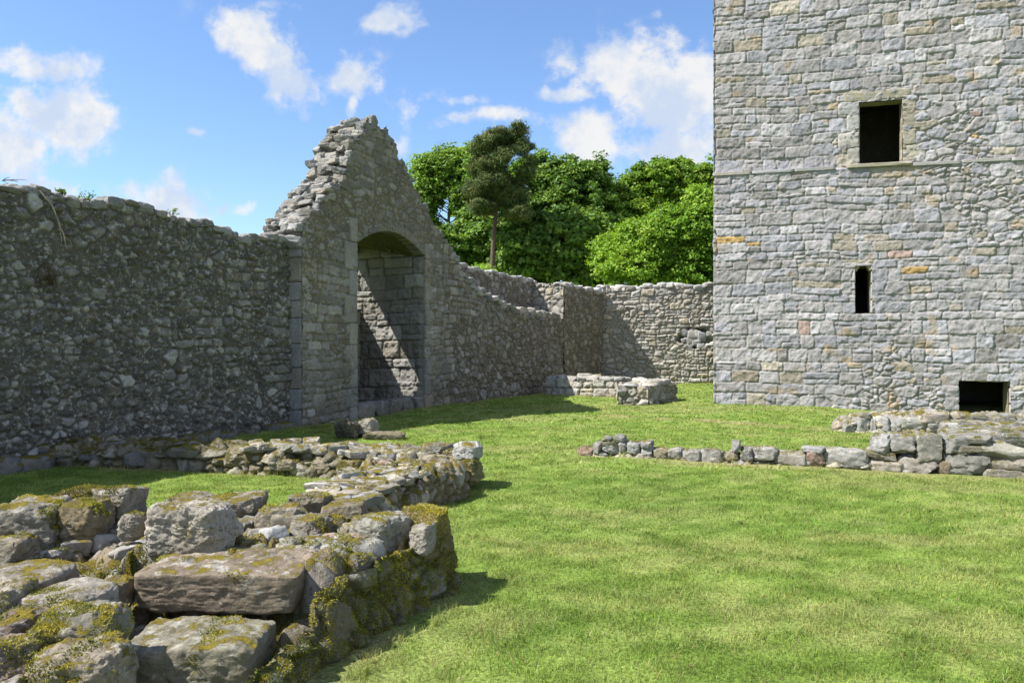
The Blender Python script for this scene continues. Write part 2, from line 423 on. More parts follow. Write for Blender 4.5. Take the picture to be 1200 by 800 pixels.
def core(mb, path, us, H, z0, off_f, off_b, col):
    """plain body behind the stone faces"""
    us = np.asarray(us); x, y, nx, ny = path.at(us); H = np.asarray([H(u) for u in us]) if callable(H) else H
    f0 = np.stack([x + nx * off_f, y + ny * off_f, np.full_like(x, z0)], -1); f1 = f0.copy(); f1[:, 2] = H
    b0 = np.stack([x + nx * off_b, y + ny * off_b, np.full_like(x, z0)], -1); b1 = b0.copy(); b1[:, 2] = H
    mb.grid(np.stack([f0, f1, b1, b0], 1), np.asarray(col))
    for k in (0, -1): quad(mb, f0[k], f1[k], b1[k], b0[k], col)

def rub_fn(su, sv, seed, pal, mortar, depth=.045, joint=.006, rnd=.05, rough=.014, sub=.4):
    def fn(U, V):
        st = rubble(U, V, su, sv, seed, sub=sub); h, t = relief(U, V, st, seed, depth, joint, rnd, rough)
        c = palette(st['R'], *pal); k = sstep(.0, .45, t)[..., None]
        return h, c * k + np.array(mortar) * (1 - k), st
    return fn
def crs_fn(seed, pal, mortar, depth=.035, joint=.004, rnd=.04, rough=.012, tilt=.02, **kw):
    def fn(U, V):
        st = coursed(U, V, seed, **kw); h, t = relief(U, V, st, seed, depth, joint, rnd, rough, tilt)
        c = palette(st['R'], *pal); k = sstep(.0, .4, t)[..., None]
        return h, c * k + np.array(mortar) * (1 - k), st
    return fn

# ------------------------------------------------------------------ single stones
_CUBE = {}
def cube_topo(n):
    if n in _CUBE: return _CUBE[n]
    g = np.linspace(-1, 1, n + 1); A, B = np.meshgrid(g, g, indexing='ij'); one = np.ones_like(A)
    V = []; Q = []; k = 0
    for ax in range(3):
        for sg in (-1, 1):
            c = [None] * 3; c[ax] = one * sg; c[(ax + 1) % 3] = A; c[(ax + 2) % 3] = B
            P = np.stack(c, -1).reshape(-1, 3); idx = np.arange((n + 1) ** 2).reshape(n + 1, n + 1) + k
            q = np.stack([idx[:-1, :-1], idx[1:, :-1], idx[1:, 1:], idx[:-1, 1:]], -1).reshape(-1, 4)
            if sg < 0: q = q[:, ::-1]
            V.append(P); Q.append(q); k += (n + 1) ** 2
    V = np.concatenate(V); Q = np.concatenate(Q)
    key = np.round(V * 1e5).astype(np.int64); _, first, inv = np.unique(key, axis=0, return_index=True, return_inverse=True)
    _CUBE[n] = (V[first], inv.ravel()[Q]); return _CUBE[n]

def rock(n, dims, seed, k=5.0, cuts=9, rough=.06, warp=.16, cutlo=.70):
    V, Q = cube_topo(n); rng = np.random.RandomState(seed)
    q = V / ((np.abs(V) ** k).sum(1) ** (1 / k))[:, None]
    w = rng.uniform(-warp, warp, (3, 3)); p = q.copy()
    for a in range(3):
        b, c = (a + 1) % 3, (a + 2) % 3
        p[:, a] = q[:, a] * (1 + w[a, b] * q[:, b] + w[a, c] * q[:, c]) + .6 * w[a, a] * q[:, b] * q[:, c]
    for _ in range(cuts):
        d = rng.normal(size=3); d /= np.linalg.norm(d); ext = np.abs(d).sum(); c = ext * rng.uniform(cutlo - .08, .93)
        over = np.maximum(0, p @ d - c); p -= d * over[:, None] * .985
    dims = np.array(dims, float); r = p * dims / 2; m = float(np.cbrt(dims.prod()))
    nr = p / dims; nr /= np.linalg.norm(nr, axis=1)[:, None] + 1e-9
    f = r / m + rng.uniform(-50, 50, 3)
    dsp = fbm(f[:, 0] * 1.6, f[:, 1] * 1.6, f[:, 2] * 1.6, 2, seed) * .38 + fbm(f[:, 0] * 6, f[:, 1] * 6, f[:, 2] * 9, 5, seed + 7, .62) * .42 + .45 * (.35 - np.abs(fbm(f[:, 0] * 2.6, f[:, 1] * 2.6, f[:, 2] * 4.2, 4, seed + 13, .6)))
    # ragged pits
    pit = fbm(f[:, 0] * 11, f[:, 1] * 11, f[:, 2] * 11, 3, seed + 17); dsp -= .35 * sstep(.3, .9, pit)
    r = r + nr * (dsp * rough * min(dims.min() * 1.3, m))[:, None]
    return r, Q, nr

def rotz(v, a):
    c, s = math.cos(a), math.sin(a); return np.stack([v[:, 0] * c - v[:, 1] * s, v[:, 0] * s + v[:, 1] * c, v[:, 2]], -1)
def rotx(v, a):
    c, s = math.cos(a), math.sin(a); return np.stack([v[:, 0], v[:, 1] * c - v[:, 2] * s, v[:, 1] * s + v[:, 2] * c], -1)
def roty(v, a):
    c, s = math.cos(a), math.sin(a); return np.stack([v[:, 0] * c + v[:, 2] * s, v[:, 1], -v[:, 0] * s + v[:, 2] * c], -1)

def put_rock(mb, pos, dims, seed, yaw=0, pitch=0, roll=0, n=8, col=(.3, .29, .27), moss=None, moss_w=0, **kw):
    v, q, nr = rock(n, dims, seed, **kw)
    for f, a in ((rotx, pitch), (roty, roll), (rotz, yaw)):
        if a: v = f(v, a); nr = f(nr, a)
    v = v + np.array(pos, float); mb.add(v, quads=q, col=col)
    if moss is not None and moss_w > 0: moss.cover(v, q, nr, moss_w, seed)
    return v

class Moss:
    """short moss shoots, thick where a stone looks up or stays damp"""
    def __init__(s): s.P = []; s.N = []; s.rng = np.random.RandomState(5)
    def cover(s, v, q, nr, w, seed, dens=26000, up=.0):
        a, b, c, d = v[q[:, 0]], v[q[:, 1]], v[q[:, 2]], v[q[:, 3]]
        ar = .5 * np.linalg.norm(np.cross(c - a, d - b), axis=1); ce = (a + b + c + d) / 4; nn = nr[q].mean(1)
        k = fbm(ce[:, 0] * 5, ce[:, 1] * 5, ce[:, 2] * 5, 4, seed + 31) + .55 * nn[:, 2] + w - 1.0
        lam = ar * dens * sstep(.0, .35, k); cnt = s.rng.poisson(lam)
        i = np.repeat(np.arange(len(q)), cnt)
        if len(i) == 0: return
        r1, r2 = s.rng.rand(len(i), 1), s.rng.rand(len(i), 1)
        p = (a[i] * (1 - r1) + b[i] * r1) * (1 - r2) + (d[i] * (1 - r1) + c[i] * r1) * r2
        s.P.append(p); s.N.append(nn[i])
    def build(s, parent, name='moss', h=(.006, .017), tone=1.0):
        if not s.P: return None
        P = np.concatenate(s.P); N = np.concatenate(s.N); n = len(P); rng = s.rng
        N = N + rng.normal(size=(n, 3)) * .55; N /= np.linalg.norm(N, axis=1)[:, None]
        T = np.cross(N, rng.normal(size=(n, 3))); T /= np.linalg.norm(T, axis=1)[:, None] + 1e-9
        hh = rng.uniform(*h, (n, 1)); w = hh * rng.uniform(.18, .34, (n, 1))
        V = np.stack([P - T * w - N * .003, P + T * w - N * .003, P + N * hh], 1).reshape(-1, 3)
        g = np.clip(.5 + .55 * fbm(P[:, 0] * 6, P[:, 1] * 6, P[:, 2] * 6, 3, 3) + rng.normal(size=n) * .18, 0, 1)[:, None]
        c = (np.array([.06, .082, .012]) * (1 - g) + np.array([.29, .255, .035]) * g) * tone
        mb = MB(); mb.add(V, tris=np.arange(n * 3).reshape(-1, 3), col=np.repeat(c, 3, 0))
        o = mb.build(name, M_MOSS, parent, smooth=False); o['kind'] = 'stuff'; return o

RS = np.random.RandomState(11)
def grey(lo=.2, hi=.34, warm=.06, rng=RS):
    g = rng.uniform(lo, hi); w = rng.uniform(-.02, warm); return (g * (1 + w), g, g * (1 - w * 1.4))

def coping(mb, path, u0, u1, H, off_f, off_b, size, rng, n=6, lo=.24, hi=.40, seed=0, lay=2):
    """rough stones lying along a fairly level wall top"""
    u = u0; wdt = off_f - off_b; k = 0
    nrow = max(1, int(round(wdt / (size * 1.1))))
    for row in range(nrow):
        u = u0 + rng.uniform(0, size)
        while u < u1:
            L = size * rng.uniform(.75, 1.6); hgt = size * rng.uniform(.4, .75); D = wdt / nrow * rng.uniform(.95, 1.2)
            um = u + L / 2; x, y, nx, ny = [float(t) for t in path.at(um)]; o = off_f - wdt * (row + .5) / nrow + rng.uniform(-.03, .03)
            put_rock(mb, (x + nx * o, y + ny * o, H(um) + hgt * rng.uniform(.0, .32)), (L * 1.05, D, hgt), seed + k, yaw=math.atan2(nx, -ny) + math.pi / 1 * 0 + rng.uniform(-.25, .25) + (math.pi if False else 0),
                     pitch=rng.uniform(-.12, .12), roll=rng.uniform(-.12, .12), n=n, col=grey(lo, hi, rng=rng), k=rng.uniform(3.2, 6), rough=.1)
            u += L * rng.uniform(.85, 1.0); k += 1

# ------------------------------------------------------------------ the setting: where the walls run
WD = np.array([.3843, .9232])                      # the line of the courtyard's long wall
G0 = np.array([-3.95, 14.91])                      # near corner of the gable's face
GABLE = Path([G0, (-2.08, 19.40), (-1.02, 21.6), (.85, 24.7), (3.45, 30.5)], smooth=2)
gx, gy, gnx, gny = [float(t) for t in GABLE.at(0.0)]
CB = np.array([gx - gnx * .27, gy - gny * .27])    # the curtain wall stands 0.27 m behind it
CURT_A = CB - np.array([2.03, 4.93]) / np.hypot(2.03, 4.93) * 19.0
CURT = Path([CURT_A, CB])
T0 = np.array([5.2, 20.4]); TD = np.array([6.76, -1.8]); TD = TD / np.linalg.norm(TD)
TOWER = Path([T0, T0 + TD * 12.0])
FARW = Path([(3.35, 30.7), (7.9, 30.2), (13.0, 29.6)])

# footprints that carry no lawn grass: list of (polyline, half width)
FOOT = []
def add_foot(pts, hw): FOOT.append((np.array(pts, float), hw))
def foot_dist(x, y):
    best = np.full(x.shape, 99.)
    for p, hw in FOOT:
        for a, b in zip(p[:-1], p[1:]):
            d = b - a; t = np.clip(((x - a[0]) * d[0] + (y - a[1]) * d[1]) / (d @ d), 0, 1)
            best = np.minimum(best, np.hypot(x - a[0] - t * d[0], y - a[1] - t * d[1]) - hw)
    return best
def off_path(path, o, us): x, y, nx, ny = path.at(np.asarray(us)); return np.stack([x + nx * o, y + ny * o], -1)
add_foot(off_path(CURT, -.5, [0, 19]), .52)
add_foot(off_path(GABLE, -.5, np.linspace(0, GABLE.L, 12)), .52)
add_foot(off_path(FARW, -.4, [0, 4.5, 9]), .42)
add_foot([T0 + TD * 3.5 + np.array([.26, .966]) * 3.4, T0 + TD * 9 + np.array([.26, .966]) * 3.4], 3.4)
# low ruins
R_LINE = [(1.0, 11.2), (2.79, 10.5), (4.43, 10.05), (6.6, 9.2)]
S_LINE = [(5.85, 14.6), (9.6, 13.5)]
D_LINE = [(-6.6, 10.75), (-3.6, 10.15), (-2.3, 9.85), (-.95, 9.15)]
B_LINE = [(-1.0, 8.62), (-1.3, 7.5), (-1.42, 6.8), (-1.5, 6.0)]
C_LINE = [(-5.6, 5.3), (-1.1, 5.0)]
C_RIGHT = [(-1.08, 3.4), (-.62, 5.35)]
LOW1 = Path([(1.04, 23.9), (3.2, 22.75)])
add_foot([(6.2, 10.2), (8.1, 13.2)], .62); add_foot(R_LINE, .2); add_foot(S_LINE, .3); add_foot(D_LINE, .33); add_foot(B_LINE, .36); add_foot([(-4.6, 4.3), (-1.4, 4.9)], 1.0); add_foot([(-1.25, 3.2), (-.92, 5.45)], .36)
add_foot([(1.0, 24.1), (3.2, 22.95), (3.55, 21.1)], .35)

def ground_z(x, y):
    z = .03 * fbm(x * .35, y * .35, 0, 3, 2) + .012 * fbm(x * 1.6, y * 1.6, 3, 3, 5)
    z = z * sstep(1.0, 4.0, np.hypot(x, y)) - .0
    z = z - .55 * np.exp(-(((x - 10.6) / 2.6) ** 2 + ((y - 17.6) / 1.5) ** 2))       # sunk area before the basement opening
    z = z + .5 * sstep(34, 60, y)
    return z

def lawn_colour(x, y):
    g = np.array([.162, .25, .042]); d = np.array([.35, .305, .15]); l = np.array([.225, .30, .07]); dk = np.array([.11, .198, .028])
    n1 = fbm(x * .7, y * 1.0, 0, 4, 41); n2 = fbm(x * 2.2, y * 2.8, 5, 4, 43); n3 = fbm(x * .22 + y * .1, y * .9, 9, 3, 47)
    n4 = fbm(x * 6, y * 7, 2, 3, 49)
    c = g + (l - g) * np.clip(.45 + .55 * n2 + .5 * n4, 0, 1)[..., None] + (dk - g) * (np.clip(.1 - n1, 0, 1) * .55)[..., None]
    n4 = fbm(x * 6, y * 7, 2, 3, 49)
    k = np.clip(.34 * sstep(.15, 1.0, n3 + .6 * n2 + .35 * n4), 0, 1); c = c * (1 + .22 * n4)[..., None]
    path = .85 * np.exp(-((y - (16.3 - .85 * (x - 3.8))) / .36) ** 2) * sstep(.5, 2.5, x) * sstep(8.0, 5.5, x) * (.55 + .6 * n2)   # worn track across the far lawn
    fd = foot_dist(x, y)
    edge = .85 * np.exp(-np.maximum(fd, 0) / .16) * (.6 + .5 * n2)
    k = np.clip(np.maximum.reduce([k * .75, path, edge]), 0, .95)[..., None]
    return c * (1 - k) + d * k

def axis(segs):
    out = [segs[0][0]]
    for a, b, r in segs:
        n = max(1, int(round((b - a) / r))); out += list(np.linspace(a, b, n + 1)[1:])
    return np.array(out)

def make_ground():
    X = axis([(-600, -60, 60), (-60, -14, 4), (-14, -7, .7), (-7, 13, .09), (13, 30, 1.2), (30, 80, 5), (80, 600, 60)])
    Y = axis([(-400, -40, 45), (-40, 0, 4), (0, 2.4, .4), (2.4, 14, .07), (14, 31, .12), (31, 80, 3), (80, 900, 60)])
    x, y = np.meshgrid(X, Y, indexing='ij'); z = ground_z(x, y)
    mb = MB(); mb.grid(np.stack([x, y, z], -1), lawn_colour(x, y) * .8)
    tag(mb.build('ground', M_GROUND), 'mown green lawn with dry straw patches inside the courtyard', None, None, 'structure')

def make_grass():
    rng = np.random.RandomState(3); mb = MB()
    zones = [(2.3, 4.2, -3.0, 5.0, 6500, (.014, .034), .0022), (4.2, 6.6, -4.5, 7.0, 4600, (.014, .033), .0027), (6.6, 10, -6.6, 9.5, 1900, (.015, .031), .004), (10, 15, -5.6, 12.5, 520, (.02, .04), .008), (15, 24, -4, 8, 200, (.018, .035), .016), (24, 31, 2.0, 9, 120, (.018, .03), .02)]
    for (y0, y1, x0, x1, den, hr, wd) in zones:
        n = int((y1 - y0) * (x1 - x0) * den); x = rng.uniform(x0, x1, n); y = rng.uniform(y0, y1, n)
        cl = fbm(x * 7, y * 7, 0, 2, 77); fd = foot_dist(x, y)
        ok = (fd > .0) & (rng.rand(n) < np.clip(.85 + .5 * cl, .55, 1)) & (rng.rand(n) < np.clip(.6 + fd / .12, 0, 1)); x, y, cl, fd = x[ok], y[ok], cl[ok], fd[ok]; n = len(x)
        z = ground_z(x, y); h = rng.uniform(*hr, n) * (1 + .45 * cl) * np.where(fd < .07, 1.5 + 1.3 * np.clip(fbm(x * 2.5, y * 2.5, 4, 2, 79) + .3, 0, 1), 1); a = rng.uniform(0, 2 * np.pi, n); lean = rng.uniform(.3, 1.5, n) * (1.7 if y0 >= 10 else 1)
        la = rng.uniform(0, 2 * np.pi, n)
        tx, ty = np.cos(a) * wd, np.sin(a) * wd; lx, ly = np.cos(la) * lean * h, np.sin(la) * lean * h
        w = rng.uniform(.55, 1.15, n); tx *= w; ty *= w
        b0 = np.stack([x - tx, y - ty, z - .004], -1); b1 = np.stack([x + tx, y + ty, z - .004], -1)
        m0 = np.stack([x - tx * .7 + lx * .35, y - ty * .7 + ly * .35, z + h * .6], -1); m1 = np.stack([x + tx * .7 + lx * .35, y + ty * .7 + ly * .35, z + h * .6], -1)
        tp = np.stack([x + lx, y + ly, z + h * .95], -1)
        V = np.stack([b0, b1, m1, m0, tp], 1).reshape(-1, 3); i = np.arange(n)[:, None] * 5
        c = lawn_colour(x, y) * rng.uniform(.75, 1.35, (n, 1)); dry = (rng.rand(n) < .05)[:, None]
        c = np.where(dry, np.array([.36, .31, .17]) * rng.uniform(.7, 1.2, (n, 1)), c); c[:, 0] *= rng.uniform(.85, 1.2, n)
        mb.add(V, quads=i + np.array([[0, 1, 2, 3]]), tris=i + np.array([[3, 2, 4]]), col=np.repeat(c, 5, 0))
    tag(mb.build('grass', M_GRASS, smooth=False), 'short mown grass growing over the courtyard lawn', 'grass', None, 'stuff')

# ------------------------------------------------------------------ curtain wall in shade
def make_curtain():
    root = thing('curtain_wall', 'long shaded rubble curtain wall of dark lichened stones at the left', 'wall', (CB[0], CB[1], 0))
    L = CURT.L
    def H(u):
        return float(3.46 + .012 * (L - u) * 1.6 + .06 * math.sin(u * 1.7) + .05 * math.sin(u * 4.1 + 1))
    Hv = np.vectorize(H)
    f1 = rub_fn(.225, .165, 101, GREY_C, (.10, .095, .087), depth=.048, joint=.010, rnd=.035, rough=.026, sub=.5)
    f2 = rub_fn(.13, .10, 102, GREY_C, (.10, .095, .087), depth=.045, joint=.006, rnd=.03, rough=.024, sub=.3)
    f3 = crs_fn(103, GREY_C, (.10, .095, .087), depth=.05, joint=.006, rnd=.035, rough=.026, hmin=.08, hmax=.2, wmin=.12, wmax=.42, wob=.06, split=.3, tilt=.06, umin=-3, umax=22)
    def fn(U, V):
        h, c, st = f1(U, V); h2, c2, _ = f2(U, V); h3, c3, _ = f3(U, V)
        k = fbm(U * .9, V * 1.1, 2, 3, 107); k2, k3 = k > .3, k < -.5
        h = np.where(k2, h2, np.where(k3, h3, h)) + .045 * fbm(U * .7, V * .7, 1, 3, 108)
        return h, np.where(k2[..., None], c2, np.where(k3[..., None], c3, c)), st
    mb = MB()
    keep = lambda U, V, st: V < Hv(U)
    uv = L - 7.6
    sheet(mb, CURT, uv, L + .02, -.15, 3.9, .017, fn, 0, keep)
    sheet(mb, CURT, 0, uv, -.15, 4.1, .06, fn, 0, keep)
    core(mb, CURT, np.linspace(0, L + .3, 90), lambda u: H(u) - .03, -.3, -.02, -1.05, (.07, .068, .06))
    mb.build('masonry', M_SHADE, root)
    rng = np.random.RandomState(31); mb = MB()
    coping(mb, CURT, L - 8.4, L, lambda u: H(u) - .03, .05, -1.0, .24, rng, n=7, lo=.14, hi=.26, seed=3000)
    coping(mb, CURT, 0, L - 8.4, lambda u: H(u) - .03, .05, -1.0, .4, rng, n=4, lo=.14, hi=.24, seed=3900)
    mb.build('coping', M_CAP, root, sharp=28)
    # fallen footing stones along its foot
    rng = np.random.RandomState(32); mb = MB()
    for k in range(26):
        u = L - 7.0 + k * .27 + rng.uniform(-.1, .1); x, y, nx, ny = [float(t) for t in CURT.at(u)]; s = rng.uniform(.16, .34) * (1.25 if k < 12 else .8)
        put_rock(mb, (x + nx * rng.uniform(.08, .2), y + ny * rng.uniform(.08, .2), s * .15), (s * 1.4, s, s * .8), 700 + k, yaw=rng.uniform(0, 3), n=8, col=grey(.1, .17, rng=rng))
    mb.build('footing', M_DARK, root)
    return H

# ------------------------------------------------------------------ gable with the arched recess and the wall running on from it
def make_gable():
    root = thing('gable_wall', 'tall ruined stone gable with deep arched recess and crumbling stepped top', 'ruin', (gx, gy, 0))
    prof_px = [(345, 284), (358, 262), (372, 240), (388, 222), (402, 207), (410, 184), (417, 166), (423, 152), (430, 144), (440, 143), (450, 150), (457, 160), (464, 180), (474, 192), (481, 208), (490, 228), (500, 248), (508, 266), (524, 286), (536, 310), (548, 330), (575, 347), (605, 363), (640, 369), (659, 371)]
    pu, pz = zip(*[GABLE.u_z(a, b) for a, b in prof_px])
    u_end = GABLE.u_px(660); u_fin = GABLE.u_px(705.5)
    pu = np.array([-.3] + list(pu)); pz = np.array([pz[0] - .1] + list(pz))
    def H(u):
        z = np.interp(u, pu, pz) + .05 * np.sin(np.asarray(u) * 8.3) + .06 * np.sin(np.asarray(u) * 17.0 + 1.3) * (np.asarray(u) > .9); return z
    def Hq(u):      # broken into courses on the slopes
        return H(u) + .05 * np.sin(u * 9) + .04 * np.sin(u * 23 + 1)
    # ---- opening
    ua, ub = GABLE.u_px(418), GABLE.u_px(497); um = (ua + ub) / 2; spring, crown = 3.66, 4.06
    def arch(u): q = np.clip((u - um) / ((ub - ua) / 2), -1, 1); return spring + (crown - spring) * (1 - q * q)
    fa = crs_fn(204, GABLE_C, (.155, .138, .108), depth=.03, joint=.004, rnd=.035, rough=.022, hmin=.09, hmax=.21, wmin=.14, wmax=.52, wob=.05, split=.3, tilt=.05)
    fr = rub_fn(.26, .15, 202, GABLE_C, (.15, .135, .105), depth=.035, joint=.005, rnd=.04, rough=.02, sub=.5)
    def fn(U, V):
        h, c, st = fa(U, V); h2, c2, st2 = fr(U, V); k = fbm(U * .6, V * .7, 3, 3, 89) > .0
        h = np.where(k, h2, h) + .03 * fbm(U * .8, V * .8, 1, 3, 12); return h, np.where(k[..., None], c2, c), st
    fq = rub_fn(.26, .19, 203, GABLE_C, (.12, .105, .08), depth=.06, joint=.006, rnd=.055, rough=.022, sub=.45)
    fq2 = crs_fn(205, GABLE_C, (.12, .105, .08), depth=.05, joint=.005, rnd=.05, rough=.022, hmin=.13, hmax=.3, wmin=.16, wmax=.5, wob=.06, split=.35, tilt=.06)
    def fn2(U, V):
        h, c, st = fq(U, V); h2, c2, st2 = fq2(U, V); k = fbm(U * .6, V * .7, 3, 3, 91) > .05
        return np.where(k, h2, h) + .04 * fbm(U * .8, V * .8, 1, 3, 12), np.where(k[..., None], c2, c), st
    def keep(U, V, st): return (V < Hq(U)) & ~((U > ua) & (U < ub) & (V < arch(U)))
    ue1 = GABLE.u_px(508)
    mb = MB()
    def fnj(U, V):
        h, c, st = fn(U, V); h2, c2, st2 = fn2(U, V); k = U + .25 * fbm(U * 1.5, V * 1.5, 0, 3, 93) > ue1 + .35
        return np.where(k, h2, h), np.where(k[..., None], c2, c), st
    sheet(mb, GABLE, -.02, ue1, -.15, 6.9, .018, fnj, 0, keep)
    sheet(mb, GABLE, ue1, u_end, -.15, 5.2, .024, fnj, 0, keep)
    TH = .86
    # body behind the face, left and right of the opening and above it
    stone = (.16, .15, .13)
    core(mb, GABLE, np.linspace(0.02, ua - .02, 24), lambda u: H(u) - .04, -.3, -.02, -TH, stone)
    core(mb, GABLE, np.linspace(ub + .02, ue1 + .2, 16), lambda u: H(u) - .04, -.3, -.02, -TH, stone)
    us = np.linspace(ua - .05, ub + .05, 40); x, y, nx, ny = GABLE.at(us)
    f = lambda o, z: np.stack([x + nx * o, y + ny * o, z + 0 * x], -1)
    mb.grid(np.stack([f(-.02, arch(us)), f(-.02, H(us) - .04), f(-TH, H(us) - .04), f(-TH, arch(us))], 1), stone)
    # near end face of the gable (the quoined strip) down to the curtain wall
    e0 = np.array([gx, gy, 0]); din = np.array([-gnx, -gny, 0])
    # wall running on: thick low front leaf, taller rear leaf
    core(mb, GABLE, np.linspace(ue1, u_end + .02, 40), lambda u: float(min(H(u), 9)) - .05, -.3, -.02, -1.15, stone)
    mb.build('masonry', M_GABLE, root)

    # ---- recess behind the arch: far end wall faces the yard's near end, with a window slot in its back wall
    DEP = 1.86
    def pt(u, o, z): x, y, a, b = [float(t) for t in GABLE.at(u)]; return np.array([x + a * o, y + b * o, z])
    mb = MB()
    A = pt(ub, .0, 0)[:2]; Bk = pt(ub, -DEP - .1, 0)[:2]
    endp = Path([Bk, A])                     # right of travel = towards the near end
    ef = crs_fn(61, ([(.20, .195, .185), (.175, .17, .16), (.23, .222, .21), (.19, .175, .15)], [3, 3, 2, 1]), (.13, .122, .108), depth=.05, joint=.004, rnd=.05, rough=.025, hmin=.24, hmax=.46, wmin=.35, wmax=.9, wob=.03)
    def ef2(U, V):
        h, c, st = ef(U, V); h = h + .05 * (V < .62) * (1) + .06 * (V < .42) + .05 * (V < .2)
        return h * np.clip((endp.L - U - .02) / .1, 0, 1), c, st
    sheet(mb, endp, 0, endp.L - .01, -.1, 4.3, .018, ef2, 0)
    # front jamb of the far side: dressed return, flush with the face
    nearp = Path([pt(ua, 0, 0)[:2], pt(ua, -DEP, 0)[:2]])
    sheet(mb, nearp, 0.01, nearp.L, -.1, 4.2, .05, ef, 0)
    # back wall with a slot
    s0, s1, z0, z1 = ub - 1.75, ub + .02, 2.40, 3.80
    bf = crs_fn(62, GABLE_C, (.13, .12, .10))
    backp = Path([pt(ua, -DEP, 0)[:2], pt(ub, -DEP, 0)[:2]]); LB = backp.L; b0 = LB - 1.7
    for (a, b, c, d) in ((0, LB, -.1, z0), (0, b0, z0, z1), (0, LB, z1, 4.3)):
        sheet(mb, backp, a, b, c, d, .05, bf, 0)
        core(mb, backp, [a, b], np.array([d, d]), c, -.01, -.24, stone)
    # soffit falling towards the back, and the lean-to roof over it
    us = np.linspace(ua, ub, 30)
    rows = []
    for o, k in ((-.0, 0), (-.45, 0), (-1.0, .35), (-DEP - .1, 1.0)):
        x, y, nx, ny = GABLE.at(us); z = arch(us) * (1 - k) + 3.98 * k
        rows.append(np.stack([x + nx * o, y + ny * o, z + .012 * np.sin(us * 31)], -1))
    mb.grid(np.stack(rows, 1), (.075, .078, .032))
    quad(mb, pt(ua - .3, -TH, 4.2), pt(ub + .4, -TH, 4.2), pt(ub + .4, -DEP - .3, 4.05), pt(ua - .3, -DEP - .3, 4.05), stone)
    quad(mb, pt(ub + .4, -TH, -.2), pt(ub + .4, -DEP - .3, -.2), pt(ub + .4, -DEP - .3, 4.05), pt(ub + .4, -TH, 4.2), stone)
    quad(mb, pt(ua - .3, -TH, -.2), pt(ua - .3, -DEP - .3, -.2), pt(ua - .3, -DEP - .3, 4.05), pt(ua - .3, -TH, 4.2), stone)
    mb.build('recess', M_DRESS, root)
    # hearth kerb along the foot of the opening
    rng = np.random.RandomState(8); mb = MB(); u = ua + .02; k = 0
    while u < ub - .1:
        Lk = min(rng.uniform(.4, .75), ub - u); c = pt(u + Lk / 2, -.18, .12)
        put_rock(mb, c, (Lk, .42, .34), 820 + k, yaw=math.atan2(gnx, -gny) , n=10, col=grey(.12, .18, rng=rng), k=7, rough=.08, warp=.06); u += Lk; k += 1
    mb.build('hearth_kerb', M_GABLE, root)
    # dressed jambs: long and short blocks up both sides of the opening and up the near corner
    yaw = math.atan2(-gnx, gny) + math.pi / 2
    rng = np.random.RandomState(9); mb = MB(); k = 0
    for (uc, sgn, zt, base) in ((ua, -1, spring + .1, 900), (ub, 1, spring + .1, 950)):
        z = -.1; mb = MB()
        while z < zt:
            hh = rng.uniform(.34, .62); w = (.42 if k % 2 else .27) * rng.uniform(.9, 1.1)
            c = pt(uc + sgn * w / 2, -.13, z + hh / 2)
            v, q, nr = rock(14, (w, .33, hh * .985), base + k, k=22, cuts=3, rough=.022, warp=.015, cutlo=.93); a = math.atan2(float(GABLE.at(uc)[2]) * 0 + WDY, WDX)
            mb.add(rotz(v, a) + c, quads=q, col=np.array(grey(.19, .26, .13, rng)) * rng.uniform(.92, 1.1)); z += hh; k += 1
        mb.build('jamb', M_GABLE, root)
    mb = MB(); z = -.1; k = 0
    while z < 3.2:
        hh = rng.uniform(.3, .5); w = (.5 if k % 2 else .34)
        c = pt(w / 2 - .015, -.15, z + hh / 2)
        v, q, nr = rock(12, (w, .33, hh * .985), 1000 + k, k=22, cuts=3, rough=.022, warp=.015, cutlo=.93)
        mb.add(rotz(v, math.atan2(WDY, WDX)) + c, quads=q, col=np.array(grey(.23, .32, .14, rng))); z += hh; k += 1
    mb.build('quoin', M_GABLE, root)
    # arch stones
    mb = MB(); nvs = 13
    for i in range(nvs):
        t = (i + .5) / nvs; u = ua + (ub - ua) * t; z = float(arch(u)); sl = math.atan2(float(arch(u + .02) - arch(u - .02)), .04)
        v, q, nr = rock(8, ((ub - ua) / nvs * 1.03, .27, .2), 1100 + i, k=16, cuts=2, rough=.03, warp=.02, cutlo=.92)
        v = roty(v, -sl); mb.add(rotz(v, math.atan2(WDY, WDX)) + pt(u, -.12, z + .095), quads=q, col=np.array(grey(.13, .19, .14, rng)))
    mb.build('arch', M_GABLE, root)
    # ---- crumbling top: stones lying in steps right across the thickness
    rng = np.random.RandomState(12); mb = MB(); k = 0
    zlo = 3.3
    def slope_rows(us, dz):
        """walk along the profile and give a spot every dz of path length"""
        x0 = us[0]; z0 = H(x0); out = [(x0, z0)]
        for u in us[1:]:
            z = H(u)
            if math.hypot(u - x0, z - z0) > dz: out.append((u, z)); x0, z0 = u, z
        return out
    yw = math.atan2(WDY, WDX)
